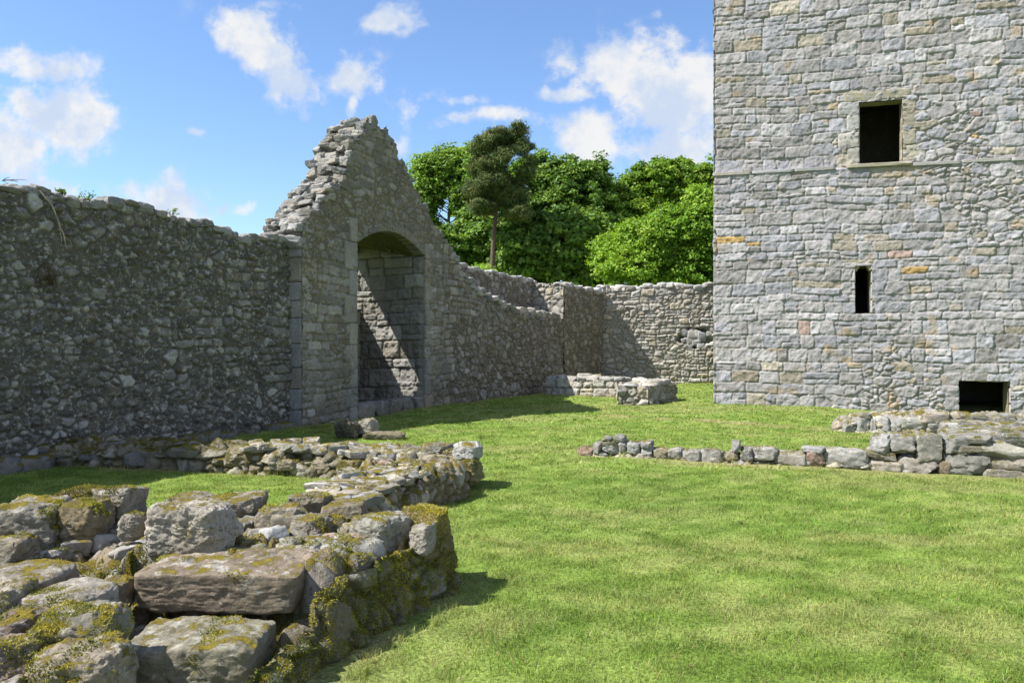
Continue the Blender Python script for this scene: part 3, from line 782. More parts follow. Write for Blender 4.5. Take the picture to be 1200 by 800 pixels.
    for (u, z) in slope_rows(np.linspace(.0, GABLE.u_px(508), 700), .15):
        o = .02
        while o > -TH + .06:
            big = rng.rand() < .18; wd = rng.uniform(.14, .36) * (1.3 if big else 1); ln = rng.uniform(.18, .40) * (1.25 if big else 1); hg = rng.uniform(.09, .22) * (1.3 if big else 1); wd = min(wd, max(.1, o + TH + .04))
            x, y, nx, ny = [float(t) for t in GABLE.at(u)]; oo = o - wd / 2; up = H(u + .06) - H(u - .06) > 0
            put_rock(mb, (x + nx * oo, y + ny * oo, z - hg * .5 + rng.uniform(-.08, .06)), (ln, wd * 1.08, hg), 1300 + k, yaw=yw + rng.uniform(-.3, .3), pitch=rng.uniform(-.15, .15), roll=rng.uniform(-.2, .2), n=9,
                     col=grey(.13, .25, .09, rng), k=rng.uniform(6, 12), rough=.11, cutlo=.64)
            o -= wd * .93; k += 1
    for (u, z) in slope_rows(np.linspace(GABLE.u_px(508), u_end - .05, 500), .19):
        o = .05
        while o > -1.1:
            wd = rng.uniform(.2, .38); ln = rng.uniform(.2, .36); hg = rng.uniform(.1, .2); x, y, nx, ny = [float(t) for t in GABLE.at(u)]; oo = o - wd / 2
            put_rock(mb, (x + nx * oo, y + ny * oo, z - hg * .2), (ln * rng.uniform(.8, 1.5), wd, hg * rng.uniform(.8, 1.7)), 2300 + k, yaw=yw + rng.uniform(-.4, .4), n=8, col=grey(.15, .32, .10, rng), k=8, rough=.1, cutlo=.64); o -= wd * .9; k += 1
    mb.build('broken_top', M_CAP, root, sharp=28)
    for nm in (): pass

    # ---- the wall running on to the far corner: rear leaf and full-height end
    r2 = thing('yard_wall', 'brownish shaded rubble wall running from the gable to the far corner', 'wall', tuple(GABLE.at(u_fin)[:2]) + (0,))
    mb = MB()
    OB = -1.15
    hb_px = [(500, 4.95), (530, 4.75), (548, 4.3), (575, 3.85), (600, 3.65), (640, 3.6)]
    hu = [GABLE.u_px(508) - .6, GABLE.u_px(520), GABLE.u_px(540), GABLE.u_px(560), GABLE.u_px(585), u_end + .4, u_fin + 1]
    hz = [5.6, 4.9, 4.5, 4.0, 3.75, 3.65, 3.62]
    Hb = lambda u: float(np.interp(u, hu, hz) + .04 * math.sin(u * 7))
    Hbv = np.vectorize(Hb)
    fb = rub_fn(.25, .19, 221, GABLE_C, (.12, .11, .09), depth=.06, rnd=.06)
    sheet(mb, GABLE, hu[0] + .3, u_end + .1, 1.8, 5.4, .028, fb, OB, lambda U, V, st: V < Hbv(U))
    core(mb, GABLE, np.linspace(hu[0] + .3, u_end + .6, 60), lambda u: Hb(u) - .03, -.3, OB - .02, OB - .75, stone)
    # full-height end block and its lit return face
    fe = rub_fn(.30, .22, 231, ([(.20, .18, .145), (.17, .155, .125), (.24, .22, .185)], [3, 3, 2]), (.12, .11, .09), depth=.06, rnd=.06)
    He = lambda u: 3.5 + .05 * math.sin(u * 6)
    sheet(mb, GABLE, u_end, u_fin + .1, -.15, 3.6, .028, fe, 0, lambda U, V, st: V < np.vectorize(He)(U))
    core(mb, GABLE, np.linspace(u_end, u_fin + .25, 30), lambda u: He(u) - .03, -.3, -.02, OB - .5, stone)
    rp = Path([pt(u_end, OB - .02, 0)[:2], pt(u_end, 0, 0)[:2]])
    sheet(mb, rp, 0, rp.L + .02, 1.9, 3.55, .028, rub_fn(.26, .2, 232, FAR_C, (.2, .19, .16), depth=.06), 0)
    mb.build('masonry', M_GABLE, r2)
    mb = MB(); rng = np.random.RandomState(14)
    coping(mb, GABLE, u_end, u_fin + .1, lambda u: He(u) - .04, .06, OB - .4, .32, rng, n=6, lo=.26, hi=.42, seed=4000)
    coping(mb, GABLE, hu[0] + .4, u_end + .3, lambda u: Hb(u) - .04, OB + .05, OB - .75, .28, rng, n=6, lo=.24, hi=.42, seed=4300)
    mb.build('coping', M_CAP, r2, sharp=28)
WDX, WDY = (-2.08 + 3.95) / math.hypot(1.87, 4.49), 4.49 / math.hypot(1.87, 4.49)

def make_far_wall():
    root = thing('boundary_wall', 'sunlit grey rubble wall between the yard corner and the tower', 'wall', (5.5, 30.5, 0))
    H = lambda u: 3.66 + .03 * math.sin(u * 3) + .02 * u + .04 * math.sin(u * 8)
    fc = crs_fn(301, FAR_C, (.24, .225, .19), depth=.05, joint=.006, rnd=.05, rough=.022, hmin=.11, hmax=.27, wmin=.16, wmax=.55, wob=.08, tilt=.05, split=.35)
    fr = rub_fn(.3, .19, 302, FAR_C, (.24, .225, .19), depth=.05, joint=.006, rnd=.05, rough=.022, sub=.45)
    def fn0(U, V):
        h, c, st = fc(U, V); h2, c2, _ = fr(U, V); k = fbm(U * .8, V * .9, 4, 3, 303) > -.05
        return np.where(k, h2, h), np.where(k[..., None], c2, c), st
    def fn(U, V):
        h, c, st = fn0(U, V)
        # a robbed-out patch by the tower
        d = ((U - 3.75) / .75) ** 2 + ((V - 1.75) / .42) ** 2 + .5 * fbm(U * 3, V * 3, 2, 3, 9)
        return h - .3 * sstep(1.0, .4, d), c, st
    mb = MB()
    sheet(mb, FARW, -.1, 6.2, -.15, 3.85, .024, fn, 0, lambda U, V, st: V < np.vectorize(H)(U))
    core(mb, FARW, np.linspace(-.6, 9.6, 60), lambda u: H(u) - .03, -.3, -.34, -.9, (.25, .24, .22))
    core(mb, FARW, np.linspace(-.1, 9.6, 60), lambda u: H(u) - .03, H(0) - .25, -.02, -.5, (.25, .24, .22))
    mb.build('masonry', M_FAR, root)
    rng = np.random.RandomState(15); mb = MB()
    coping(mb, FARW, -.2, 7.0, lambda u: H(u) - .05, .06, -.85, .34, rng, n=7, lo=.26, hi=.40, seed=5000)
    mb.build('coping', M_CAP, root, sharp=28)
    # tumbled stones left in the robbed patch
    mb = MB()
    for k in range(13):
        u = 3.75 + rng.uniform(-.62, .62); z = 1.75 + rng.uniform(-.4, .25); x, y, nx, ny = [float(t) for t in FARW.at(u)]; s = rng.uniform(.2, .36)
        put_rock(mb, (x - nx * .12, y - ny * .12, z), (s * 1.2, .3, s), 5400 + k, n=8, roll=rng.uniform(-.3, .3), col=grey(.24, .34, rng=rng))
    mb.build('loose_stone', M_FAR, root)

# ------------------------------------------------------------------ tower
def make_tower():
    root = thing('stone_tower', 'tall sunlit tower house of coursed grey sandstone at the right', 'tower', (T0[0], T0[1], 0))
    nrm = np.array([TD[1], -TD[0]])
    def uz(px, py): return TOWER.u_z(px, py)
    def rect(x0, x1, y0, y1):
        a, zt = uz(x0, y0); b, _ = uz(x1, y0); m = float(TOWER.at((a + b) / 2)[1]); return a, b, zat(y1, m), zat(y0, m)
    W1 = rect(1007, 1057, 120, 191); W2 = rect(1002, 1020, 313, 367); W3 = rect(1123, 1181, 447, 492)
    ZS = 5.84
    fn0 = crs_fn(411, TOWER_C, (.265, .248, .23), depth=.027, joint=.005, rnd=.02, rough=.015, hmin=.15, hmax=.35, wmin=.24, wmax=.85, quoin=0.0, split=.3, wob=.04, tilt=.026, umax=14)
    fs = rub_fn(.42, .23, 415, TOWER_C, (.265, .248, .23), depth=.034, joint=.005, rnd=.024, rough=.018, sub=.45)
    def fn(U, V):
        h, c, st = fn0(U, V)
        h2, c2, st2 = fs(U, V)                       # patches of rougher, smaller stone
        k = (fbm(U * .45, V * .6, 3, 3, 88) > .34) & (U > .9)
        h = np.where(k, h2, h); c = np.where(k[..., None], c2, c)
        h = h + .07 * sstep(ZS + .01, ZS - .01, V) + .045 * np.clip((ZS - V) / ZS, 0, 1) * .6
        # rusty stones gather low in the middle
        rust = sstep(.25, .7, fbm(U * 2.2, V * 2.8, 1, 2, 90) + .55 * np.exp(-(((U - 4.0) / 1.6) ** 2 + ((V - 1.2) / .7) ** 2)) - .25)
        R = st['R'][1]; r = (rust * (R > .5) * .6)[..., None]; c = c * (1 - r) + np.array([.33, .24, .14]) * (.9 + .2 * R)[..., None] * r
        return h, c, st
    def keep(U, V, st):
        k = np.ones(U.shape, bool)
        for (a, b, c, d) in (W1, W2, W3): k &= ~((U > a - .01) & (U < b + .01) & (V > c - .01) & (V < d + .01))
        return k
    mb = MB()
    sheet(mb, TOWER, -.04, 8.2, -.8, 11.2, .0205, fn, 0, keep)
    sheet(mb, TOWER, 8.2, 12.0, -.8, 13, .09, fn, 0)
    sheet(mb, TOWER, -.04, 8.2, 11.2, 13, .09, fn, 0)
    sidep = Path([T0 - nrm * 9.0, T0])
    sheet(mb, sidep, 0, 9.03, -.8, 13, .07, crs_fn(421, TOWER_C, (.265, .248, .23), quoin=None, rough=.02), 0)
    e1 = T0 + TD * 12; stone = (.40, .385, .36)
    def p3(u, o, z): x, y, a, b = [float(t) for t in TOWER.at(u)]; return np.array([x + a * o, y + b * o, z])
    quad(mb, p3(12, 0, -.8), p3(12, -9, -.8), p3(12, -9, 13), p3(12, 0, 13), stone)
    quad(mb, p3(0, -9, -.8), p3(12, -9, -.8), p3(12, -9, 13), p3(0, -9, 13), stone)
    quad(mb, p3(0, 0, 13), p3(12, 0, 13), p3(12, -9, 13), p3(0, -9, 13), stone)
    mb.build('masonry', M_TOWER, root)
    rng = np.random.RandomState(18)
    yw = math.atan2(TD[1], TD[0])
    def block(mb, u, z, w, hh, d, out, seed, col, **kw):
        v, q, nr = rock(12, (w, d, hh), seed, k=18, cuts=3, rough=kw.get('rough', .03), warp=.02, cutlo=.93)
        mb.add(rotz(v, yw) + p3(u, out - d / 2, z), quads=q, col=col)
    # string course
    mb = MB(); mb2 = MB(); u = -.06; k = 0
    while u < 12:
        Ls = rng.uniform(.5, 1.2)
        if not (u < W1[1] and u + Ls > W1[0] - .1): block(mb if u < W1[0] else mb2, u + Ls / 2, ZS + .01 + rng.uniform(-.01, .01), Ls * .99, .085, .3, .12 + rng.uniform(-.01, .012), 600 + k, np.array(grey(.27, .33, .08, rng)), rough=.07)
        u += Ls; k += 1
    mb.build('string_course', M_TOWER, root); mb2.build('string_course', M_TOWER, root)
    tan = lambda: np.array([.31, .285, .235]) * rng.uniform(.9, 1.1)
    def opening(label, Wd, depth, splay, lint, sillw, parts):
        a, b, c, d = Wd
        win = MB(); col = (.22, .2, .13)
        # reveals and a dark chamber behind, closed all round
        pr = lambda u, o, z: p3(u, o, z)
        f0, f1 = .03, -depth
        for (A, B, C, D) in ((pr(a, f0, c), pr(a, f1, c), pr(a, f1, d), pr(a, f0, d)), (pr(b, f0, c), pr(b, f1, c), pr(b, f1, d), pr(b, f0, d)),
                             (pr(a, f0, d), pr(b, f0, d), pr(b, f1, d), pr(a, f1, d)), (pr(a, f0, c), pr(b, f0, c), pr(b, f1, c), pr(a, f1, c))):
            n = 10; P = np.zeros((n, n, 3))
            s = np.linspace(0, 1, n)[:, None, None]; t = np.linspace(0, 1, n)[None, :, None]
            P = (A * (1 - s) + B * s) * (1 - t) + (D * (1 - s) + C * s) * t
            P = P + .012 * fbm(P[..., 0] * 5, P[..., 1] * 5, P[..., 2] * 5, 3, 4)[..., None]
            win.grid(P, col)
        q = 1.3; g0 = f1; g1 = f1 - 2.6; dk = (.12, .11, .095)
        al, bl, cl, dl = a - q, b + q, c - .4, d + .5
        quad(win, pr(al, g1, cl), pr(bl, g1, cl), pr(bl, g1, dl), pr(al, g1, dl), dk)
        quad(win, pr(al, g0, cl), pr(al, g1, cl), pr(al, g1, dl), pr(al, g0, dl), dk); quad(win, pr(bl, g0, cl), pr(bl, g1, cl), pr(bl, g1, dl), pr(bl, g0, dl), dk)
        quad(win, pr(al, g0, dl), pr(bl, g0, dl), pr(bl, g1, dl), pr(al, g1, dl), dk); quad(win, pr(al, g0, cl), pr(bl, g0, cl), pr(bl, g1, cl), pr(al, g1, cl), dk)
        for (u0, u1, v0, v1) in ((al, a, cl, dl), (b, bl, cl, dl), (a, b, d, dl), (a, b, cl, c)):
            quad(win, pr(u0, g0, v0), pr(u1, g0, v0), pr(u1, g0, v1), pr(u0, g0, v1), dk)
        w = win.build('window', M_DRESS, root, smooth=False); w['label'] = label
        return w
    a, b, c, d = W1
    w = opening('large dark square window high on the tower', W1, .3, 0, 1, 1, None)
    mb = MB(); block(mb, (a + b) / 2 - .1, d + .17, b - a + .62, .25, .4, .032, 701, np.array([.30, .275, .215]), rough=.07); mb.build('lintel', M_TOWER, w)
    mb = MB(); block(mb, (a + b) / 2 - .05, c - .07, b - a + .5, .09, .4, .16, 702, np.array([.32, .29, .23]), rough=.06); mb.build('sill', M_TOWER, w)
    mb = MB(); mb2 = MB(); z = c; k = 0
    while z < d - .1:
        hh = min(rng.uniform(.3, .5), d - z + .02); l = (.52, .3)[k % 2]
        block(mb, b + l / 2, z + hh / 2, l, hh * .97, .3, .028, 720 + k, tan(), rough=.06); block(mb2, a - (.8 - l) / 2, z + hh / 2, .8 - l, hh * .97, .3, .026, 740 + k, np.array(grey(.28, .35, .08, rng)), rough=.06); z += hh; k += 1
    mb.build('jamb', M_TOWER, w); mb2.build('jamb', M_TOWER, w)
    a, b, c, d = W2
    w = opening('narrow dark slit window low on the tower', W2, .4, 0, 1, 1, None)
    mb = MB()
    for sg in (-1, 1):     # chamfered shouldered head: two sloping corner stones under the lintel
        v, q, nr = rock(8, (.2, .3, .16), 750 + sg, k=12, cuts=2, rough=.03, warp=.03); v = roty(v, sg * -.6)
        mb.add(rotz(v, yw) + p3((a + b) / 2 + sg * ((b - a) / 2 + .02), -.12 + .045, d + .0), quads=q, col=np.array([.30, .25, .16]))
    block(mb, (a + b) / 2, d + .12, b - a + .4, .2, .34, .09, 703, np.array([.30, .27, .21])); mb.build('lintel', M_TOWER, w)
    mb = MB(); mb2 = MB(); z = c; k = 0
    while z < d - .05:
        hh = min(rng.uniform(.3, .42), d - z + .02); l = (.5, .3)[k % 2]
        block(mb, b + l / 2, z + hh / 2, l, hh * .97, .3, .09, 760 + k, np.array(grey(.29, .35, .04, rng)), rough=.05); block(mb2, a - (.8 - l) / 2, z + hh / 2,   .8 - l, hh * .97, .3, .08, 780 + k, tan() * .95); z += hh; k += 1
    mb.build('jamb', M_TOWER, w); mb2.build('jamb', M_TOWER, w)
    a, b, c, d = W3
    w = opening('low wide dark basement opening in the tower', W3, .35, 0, 1, 1, None)
    mb = MB(); block(mb, (a + b) / 2 + .02, d + .21, b - a + .18, .40, .4, .105, 704, np.array([.265, .255, .245]), rough=.07); mb.build('lintel', M_TOWER, w)
    mb = MB(); mb2 = MB(); z = c; k = 0
    while z < d + .3:
        hh = rng.uniform(.35, .55); l = (.65, .45)[k % 2]
        block(mb, b + l / 2 + .01, z + hh / 2, l, hh * .97, .3, .10, 790 + k, np.array(grey(.29, .35, .03, rng)), rough=.06); block(mb2, a - l / 2 + .0, z + hh / 2, l, hh * .97, .3, .097, 800 + k, np.array(grey(.29, .35, .03, rng)), rough=.06) if z < d - .3 else None; z += hh; k += 1
    mb.build('jamb', M_TOWER, w); mb2.build('jamb', M_TOWER, w)

# ------------------------------------------------------------------ low ruined walls
def wrap_wall(mb, path, W, H, res, seed, su=.3, sv=.26, pal=FAR_C, mortar=(.15, .14, .09), depth=.07, rough=.03, u0=None, u1=None):
    """low broken wall: stone skin carried up the front, over the top and down the back, ends closed round"""
    u0 = 0 if u0 is None else u0; u1 = path.L if u1 is None else u1
    us = np.arange(u0, u1 + res, res)
    Hm = max(H(u) for u in us); Wm = max(W(u) for u in us)
    nS = int((2 * Hm + Wm + .3) / res); s = np.linspace(0, 1, nS)
    U, S = np.meshgrid(us, s, indexing='ij')
    Hh = np.array([H(u) for u in us])[:, None]; Ww = np.array([W(u) for u in us])[:, None]
    endk = np.clip(np.minimum(U - u0, u1 - U) / .12, 0, 1); endk = np.sqrt(1 - (1 - endk) ** 2)
    zb = -.12; hs = Hh - zb; tot = 2 * hs + Ww; q = S * tot
    st = rubble(U, q, su, sv, seed, sub=.4); h, t = relief(U, q, st, seed, depth, .004, .06, rough, .05)
    o = np.where(q < hs, Ww / 2, np.where(q < hs + Ww, Ww / 2 - (q - hs), -Ww / 2)); z = np.where(q < hs, zb + q, np.where(q < hs + Ww, Hh, Hh - (q - hs - Ww)))
    kf = sstep(-.07, .07, q - hs) - sstep(-.07, .07, q - hs - Ww)          # 0 side, 1 top
    rnd_ = .05 * np.exp(-(np.minimum(np.abs(q - hs), np.abs(q - hs - Ww)) / .06) ** 2)
    side = np.where(q < hs + Ww / 2, 1, -1)
    x, y, nx, ny = path.at(U); oo = (o + side * (1 - kf) * h - side * rnd_ * .7) * (.35 + .65 * endk); zz = z + kf * h - rnd_ * .7 + .03 * kf * fbm(U * 2, q * 2, 0, 3, seed + 5)
    zz = np.where(zz > 0, zz * (.3 + .7 * endk), zz)
    P = np.stack([x + nx * oo, y + ny * oo, zz], -1)
    c = palette(st['R'], *pal); k = sstep(0, .4, t)[..., None]; c = c * k + np.array(mortar) * (1 - k)
    mb.grid(P, c)
    for e in (0, -1):     # end fans
        m = P[e].mean(0); v = np.concatenate([P[e], m[None]]); n = len(P[e]); tr = np.stack([np.arange(n - 1), np.arange(1, n), np.full(n - 1, n)], -1)
        mb.add(v, tris=tr, col=np.array((.2, .19, .16)))
    return P

def boxstone(mb_or_none, px0, px1, py0, py1, d, depth, seed, col, yaw=0.0, n=14, name=None, root=None, mat=None, moss=None, moss_w=0, **kw):
    """a stone whose front fills a pixel box at distance d"""
    x0, x1 = xat(px0, d), xat(px1, d); z1, z0 = zat(py0, d), zat(py1, d)
    mb = MB() if mb_or_none is None else mb_or_none
    put_rock(mb, ((x0 + x1) / 2 * (1 + depth / 2 / d), d + depth / 2, (z0 + z1) / 2), ((x1 - x0) * .97, depth * .95, (z1 - z0) * .97), seed, yaw=yaw, n=n, col=col, moss=moss, moss_w=moss_w, **kw)
    if mb_or_none is None: return mb.build(name or 'stone', mat, root, sharp=38)

def make_stub_wall():
    root = thing('stub_wall', 'short low stone wall with a square end block on the far lawn', 'ruin', (3.4, 21.5, 0))
    mb = MB(); fn = crs_fn(510, FAR_C, (.2, .19, .15), depth=.06, joint=.004, rnd=.06, rough=.025, hmin=.2, hmax=.34, wmin=.25, wmax=.55, wob=.04)
    H = lambda u: .48 + .03 * math.sin(u * 5)
    sheet(mb, LOW1, 0, LOW1.L, -.15, .62, .024, fn, 0, lambda U, V, st: V < np.vectorize(H)(U))
    core(mb, LOW1, np.linspace(0, LOW1.L, 10), lambda u: H(u) - .02, -.2, -.02, -.8, (.2, .19, .16))
    # end block running towards the viewer
    e = [(2.75, 20.45), (3.46, 20.3), (4.42, 21.55), (3.6, 22.9)]
    for k, (a, b) in enumerate(zip(e[:-1], e[1:])):
        p = Path([a, b]); sheet(mb, p, -.01, p.L + .01, -.15, .47, .022, rub_fn(.3, .24, 520 + k, FAR_C if k == 0 else GABLE_C, (.18, .17, .14), depth=.07, rnd=.07, rough=.03), 0)
    p = Path([(3.0, 22.7), e[0]]); sheet(mb, p, 0, p.L, -.15, .47, .04, rub_fn(.3, .24, 528, FAR_C, (.18, .17, .14)), 0)
    pr = Path([(3.1, 20.5), (3.95, 21.9)]); core(mb, pr, np.linspace(0, pr.L, 4), lambda u: .45, -.2, .36, -.3, (.3, .29, .26))
    mb.build('masonry', M_FAR, root)
    mb = MB(); rng = np.random.RandomState(21)
    coping(mb, LOW1, 0, LOW1.L - .2, lambda u: .47, .05, -.75, .3, rng, n=7, lo=.26, hi=.4, seed=6000)
    coping(mb, pr, -.02, pr.L + .1, lambda u: .42, .44, -.36, .34, rng, n=8, lo=.26, hi=.4, seed=6100)
    mb.build('coping', M_RUIN2, root)

def make_right_wall():
    root = thing('low_wall', 'long low ruined wall of loose grey blocks across the right lawn', 'ruin', (4.4, 10.05, 0))
    P = Path(R_LINE)
    mb = MB(); 
    H = lambda u: float(np.interp(u, [0, .3, .9, 1.2, 3.2, 3.6, 4.2, P.L + 1], [.04, .08, .10, .05, .06, .10, .20, .24])) ; W = lambda u: float(np.interp(u, [0, 3.4, 4.4, 6], [.34, .36, .75, .9]))
    PB = Path(np.concatenate([off_path(P, -.2, [0, 1.9, 3.3]), off_path(P, -.52, [4.3, P.L])])); wrap_wall(mb, PB, W, H, .026, 540, su=.25, sv=.2, pal=FAR_C, mortar=(.16, .145, .09))
    PC = Path([(6.2, 10.2), (8.1, 13.2)]); wrap_wall(mb, PC, lambda u: 1.0, lambda u: .2 + .05 * math.sin(u * 5), .026, 545, su=.27, sv=.2, pal=([(.15, .138, .118), (.18, .166, .145), (.12, .105, .08)], [2, 2, 2]), mortar=(.16, .145, .09))
    mb.build('rubble_core', M_RUBBLE, root)
    rng = np.random.RandomState(23)
    L = [(676, 697, 524, 535, (.30, .22, .18)), (697, 708, 519, 533, 0), (707, 728, 517, 532, 0), (726, 737, 518, 532, 0), (736, 753, 518, 533, 0), (752, 765, 517, 525, 0), (752, 766, 524, 536, 0), (707, 717, 512, 518, 0), (720, 733, 511, 518, 0),
         (700, 716, 531, 537, 0), (766, 784, 527, 539, (.2, .18, .13)), (783, 801, 526, 539, 0), (800, 823, 528, 541, 0), (822, 848, 527, 543, 0), (850, 866, 530, 542, (.28, .24, .17)), (857, 868, 517, 530, 0), (868, 884, 524, 540, 0),
         (883, 912, 524, 540, 0), (905, 945, 530, 545, (.31, .29, .26)), (944, 966, 527, 546, (.28, .2, .17)), (964, 1016, 526, 549, (.34, .33, .31)), (940, 966, 524, 530, 0),
         (1021, 1041, 510, 531, 0), (1039, 1074, 510, 533, (.24, .235, .22)), (1016, 1052, 529, 541, (.2, .185, .15)), (1015, 1055, 538, 554, (.31, .28, .24)), (1054, 1096, 536, 557, (.33, .30, .28)), (1073, 1105, 509, 541, (.23, .225, .21)),
         (1095, 1110, 540, 556, (.2, .16, .12)), (1102, 1132, 512, 531, 0), (1107, 1155, 528, 560, (.29, .285, .28)), (1118, 1150, 522, 531, (.2, .18, .15)), (1148, 1205, 520, 537, (.38, .37, .33)), (1152, 1222, 534, 553, (.27, .24, .2)), (1154, 1222, 551, 566, (.22, .2, .17)),
         (1178, 1230, 511, 523, 0), (1130, 1160, 511, 524, 0)]
    mo = Moss()
    for i, (a, b, c, d, col) in enumerate(L):
        px = (a + b) / 2; u = P.u_px(px); dd = float(P.at(u)[1]); c0 = np.array(col if col else grey(.23, .33, .05, rng)) * .84
        boxstone(None, a, b, c, d + 1, dd - .02, rng.uniform(.26, .36) if px < 1015 else .42, 5600 + i, c0, yaw=-.35 + rng.uniform(-.12, .12), n=14, name='stone', root=root, mat=M_RUIN2, k=rng.uniform(5, 9), rough=.09, warp=.1, moss=mo, moss_w=.28)
    mb = MB()
    for k in range(110):      # and up the mass towards the footing
        u = rng.uniform(.2, PC.L); x, y, nx, ny = [float(t) for t in PC.at(u)]; o = rng.uniform(-.6, .6); s = rng.uniform(.12, .38)
        put_rock(mb, (x + nx * o, y + ny * o, .2 + s * .12), (s * 1.4, s, s * .6), 5700 + k, yaw=rng.uniform(-.6, .3), roll=rng.uniform(-.15, .15), n=8, col=grey(.10, .22, .08, rng), k=8, cutlo=.66, moss=mo, moss_w=.2)
    for k in range(70):      # smaller stones lying on the broad right end
        u = rng.uniform(4.0, P.L + .1); x, y, nx, ny = [float(t) for t in P.at(u)]; o = rng.uniform(-.75, -.15); s = rng.uniform(.1, .26)
        put_rock(mb, (x + nx * o, y + ny * o, H(u) + .02 + s * .15), (s * 1.3, s, s * .6), 5800 + k, yaw=rng.uniform(0, 3), roll=rng.uniform(-.2, .2), n=7, col=grey(.13, .26, rng=rng), moss=mo, moss_w=.3)
    mb.build('rubble', M_RUIN2, root, sharp=32)['kind'] = 'stuff'
    mo.build(root, h=(.006, .014))
    # second footing nearer the tower
    r2 = thing('wall_footing', 'broken wall footing in front of the tower basement opening', 'ruin', (7.4, 14.1, 0))
    P2 = Path(S_LINE); mb = MB()
    wrap_wall(mb, P2, lambda u: .62, lambda u: float(np.interp(u, [0, .4, 1.6, 4], [.1, .24, .3, .3])), .03, 560, su=.34, sv=.24, pal=FAR_C, mortar=(.17, .16, .12)); mb.build('rubble_core', M_RUBBLE, r2)
    L2 = [(985, 1000, 496, 508, 0), (998, 1019, 488, 507, 0), (1006, 1018, 484, 490, (.2, .19, .16)), (1018, 1026, 489, 506, 0), (1023, 1041, 487, 508, 0), (1041, 1054, 490, 507, 0), (1052, 1083, 489, 506, (.36, .35, .32)), (1045, 1084, 503, 511, (.34, .29, .22)),
          (1082, 1110, 494, 508, (.30, .30, .30)), (1108, 1128, 496, 510, 0), (1080, 1112, 483, 494, (.3, .27, .24)), (1118, 1146, 486, 494, (.27, .24, .2)), (1126, 1150, 494, 510, 0), (1144, 1172, 490, 506, (.34, .34, .34)), (1170, 1198, 489, 508, 0), (1190, 1225, 494, 512, 0), (1172, 1186, 485, 491, 0), (1186, 1215, 496, 503, (.16, .15, .13))]
    for i, (a, b, c, d, col) in enumerate(L2):
        u = P2.u_px((a + b) / 2); dd = float(P2.at(u)[1]) - .36
        boxstone(None, a, b, c, d + 2, dd, rng.uniform(.35, .5), 5900 + i, np.array(col if col else grey(.24, .34, .05, rng)) * .84, yaw=-.27 + rng.uniform(-.1, .1), n=12, name='stone', root=r2, mat=M_RUIN2, k=rng.uniform(5, 9), rough=.09, warp=.1)

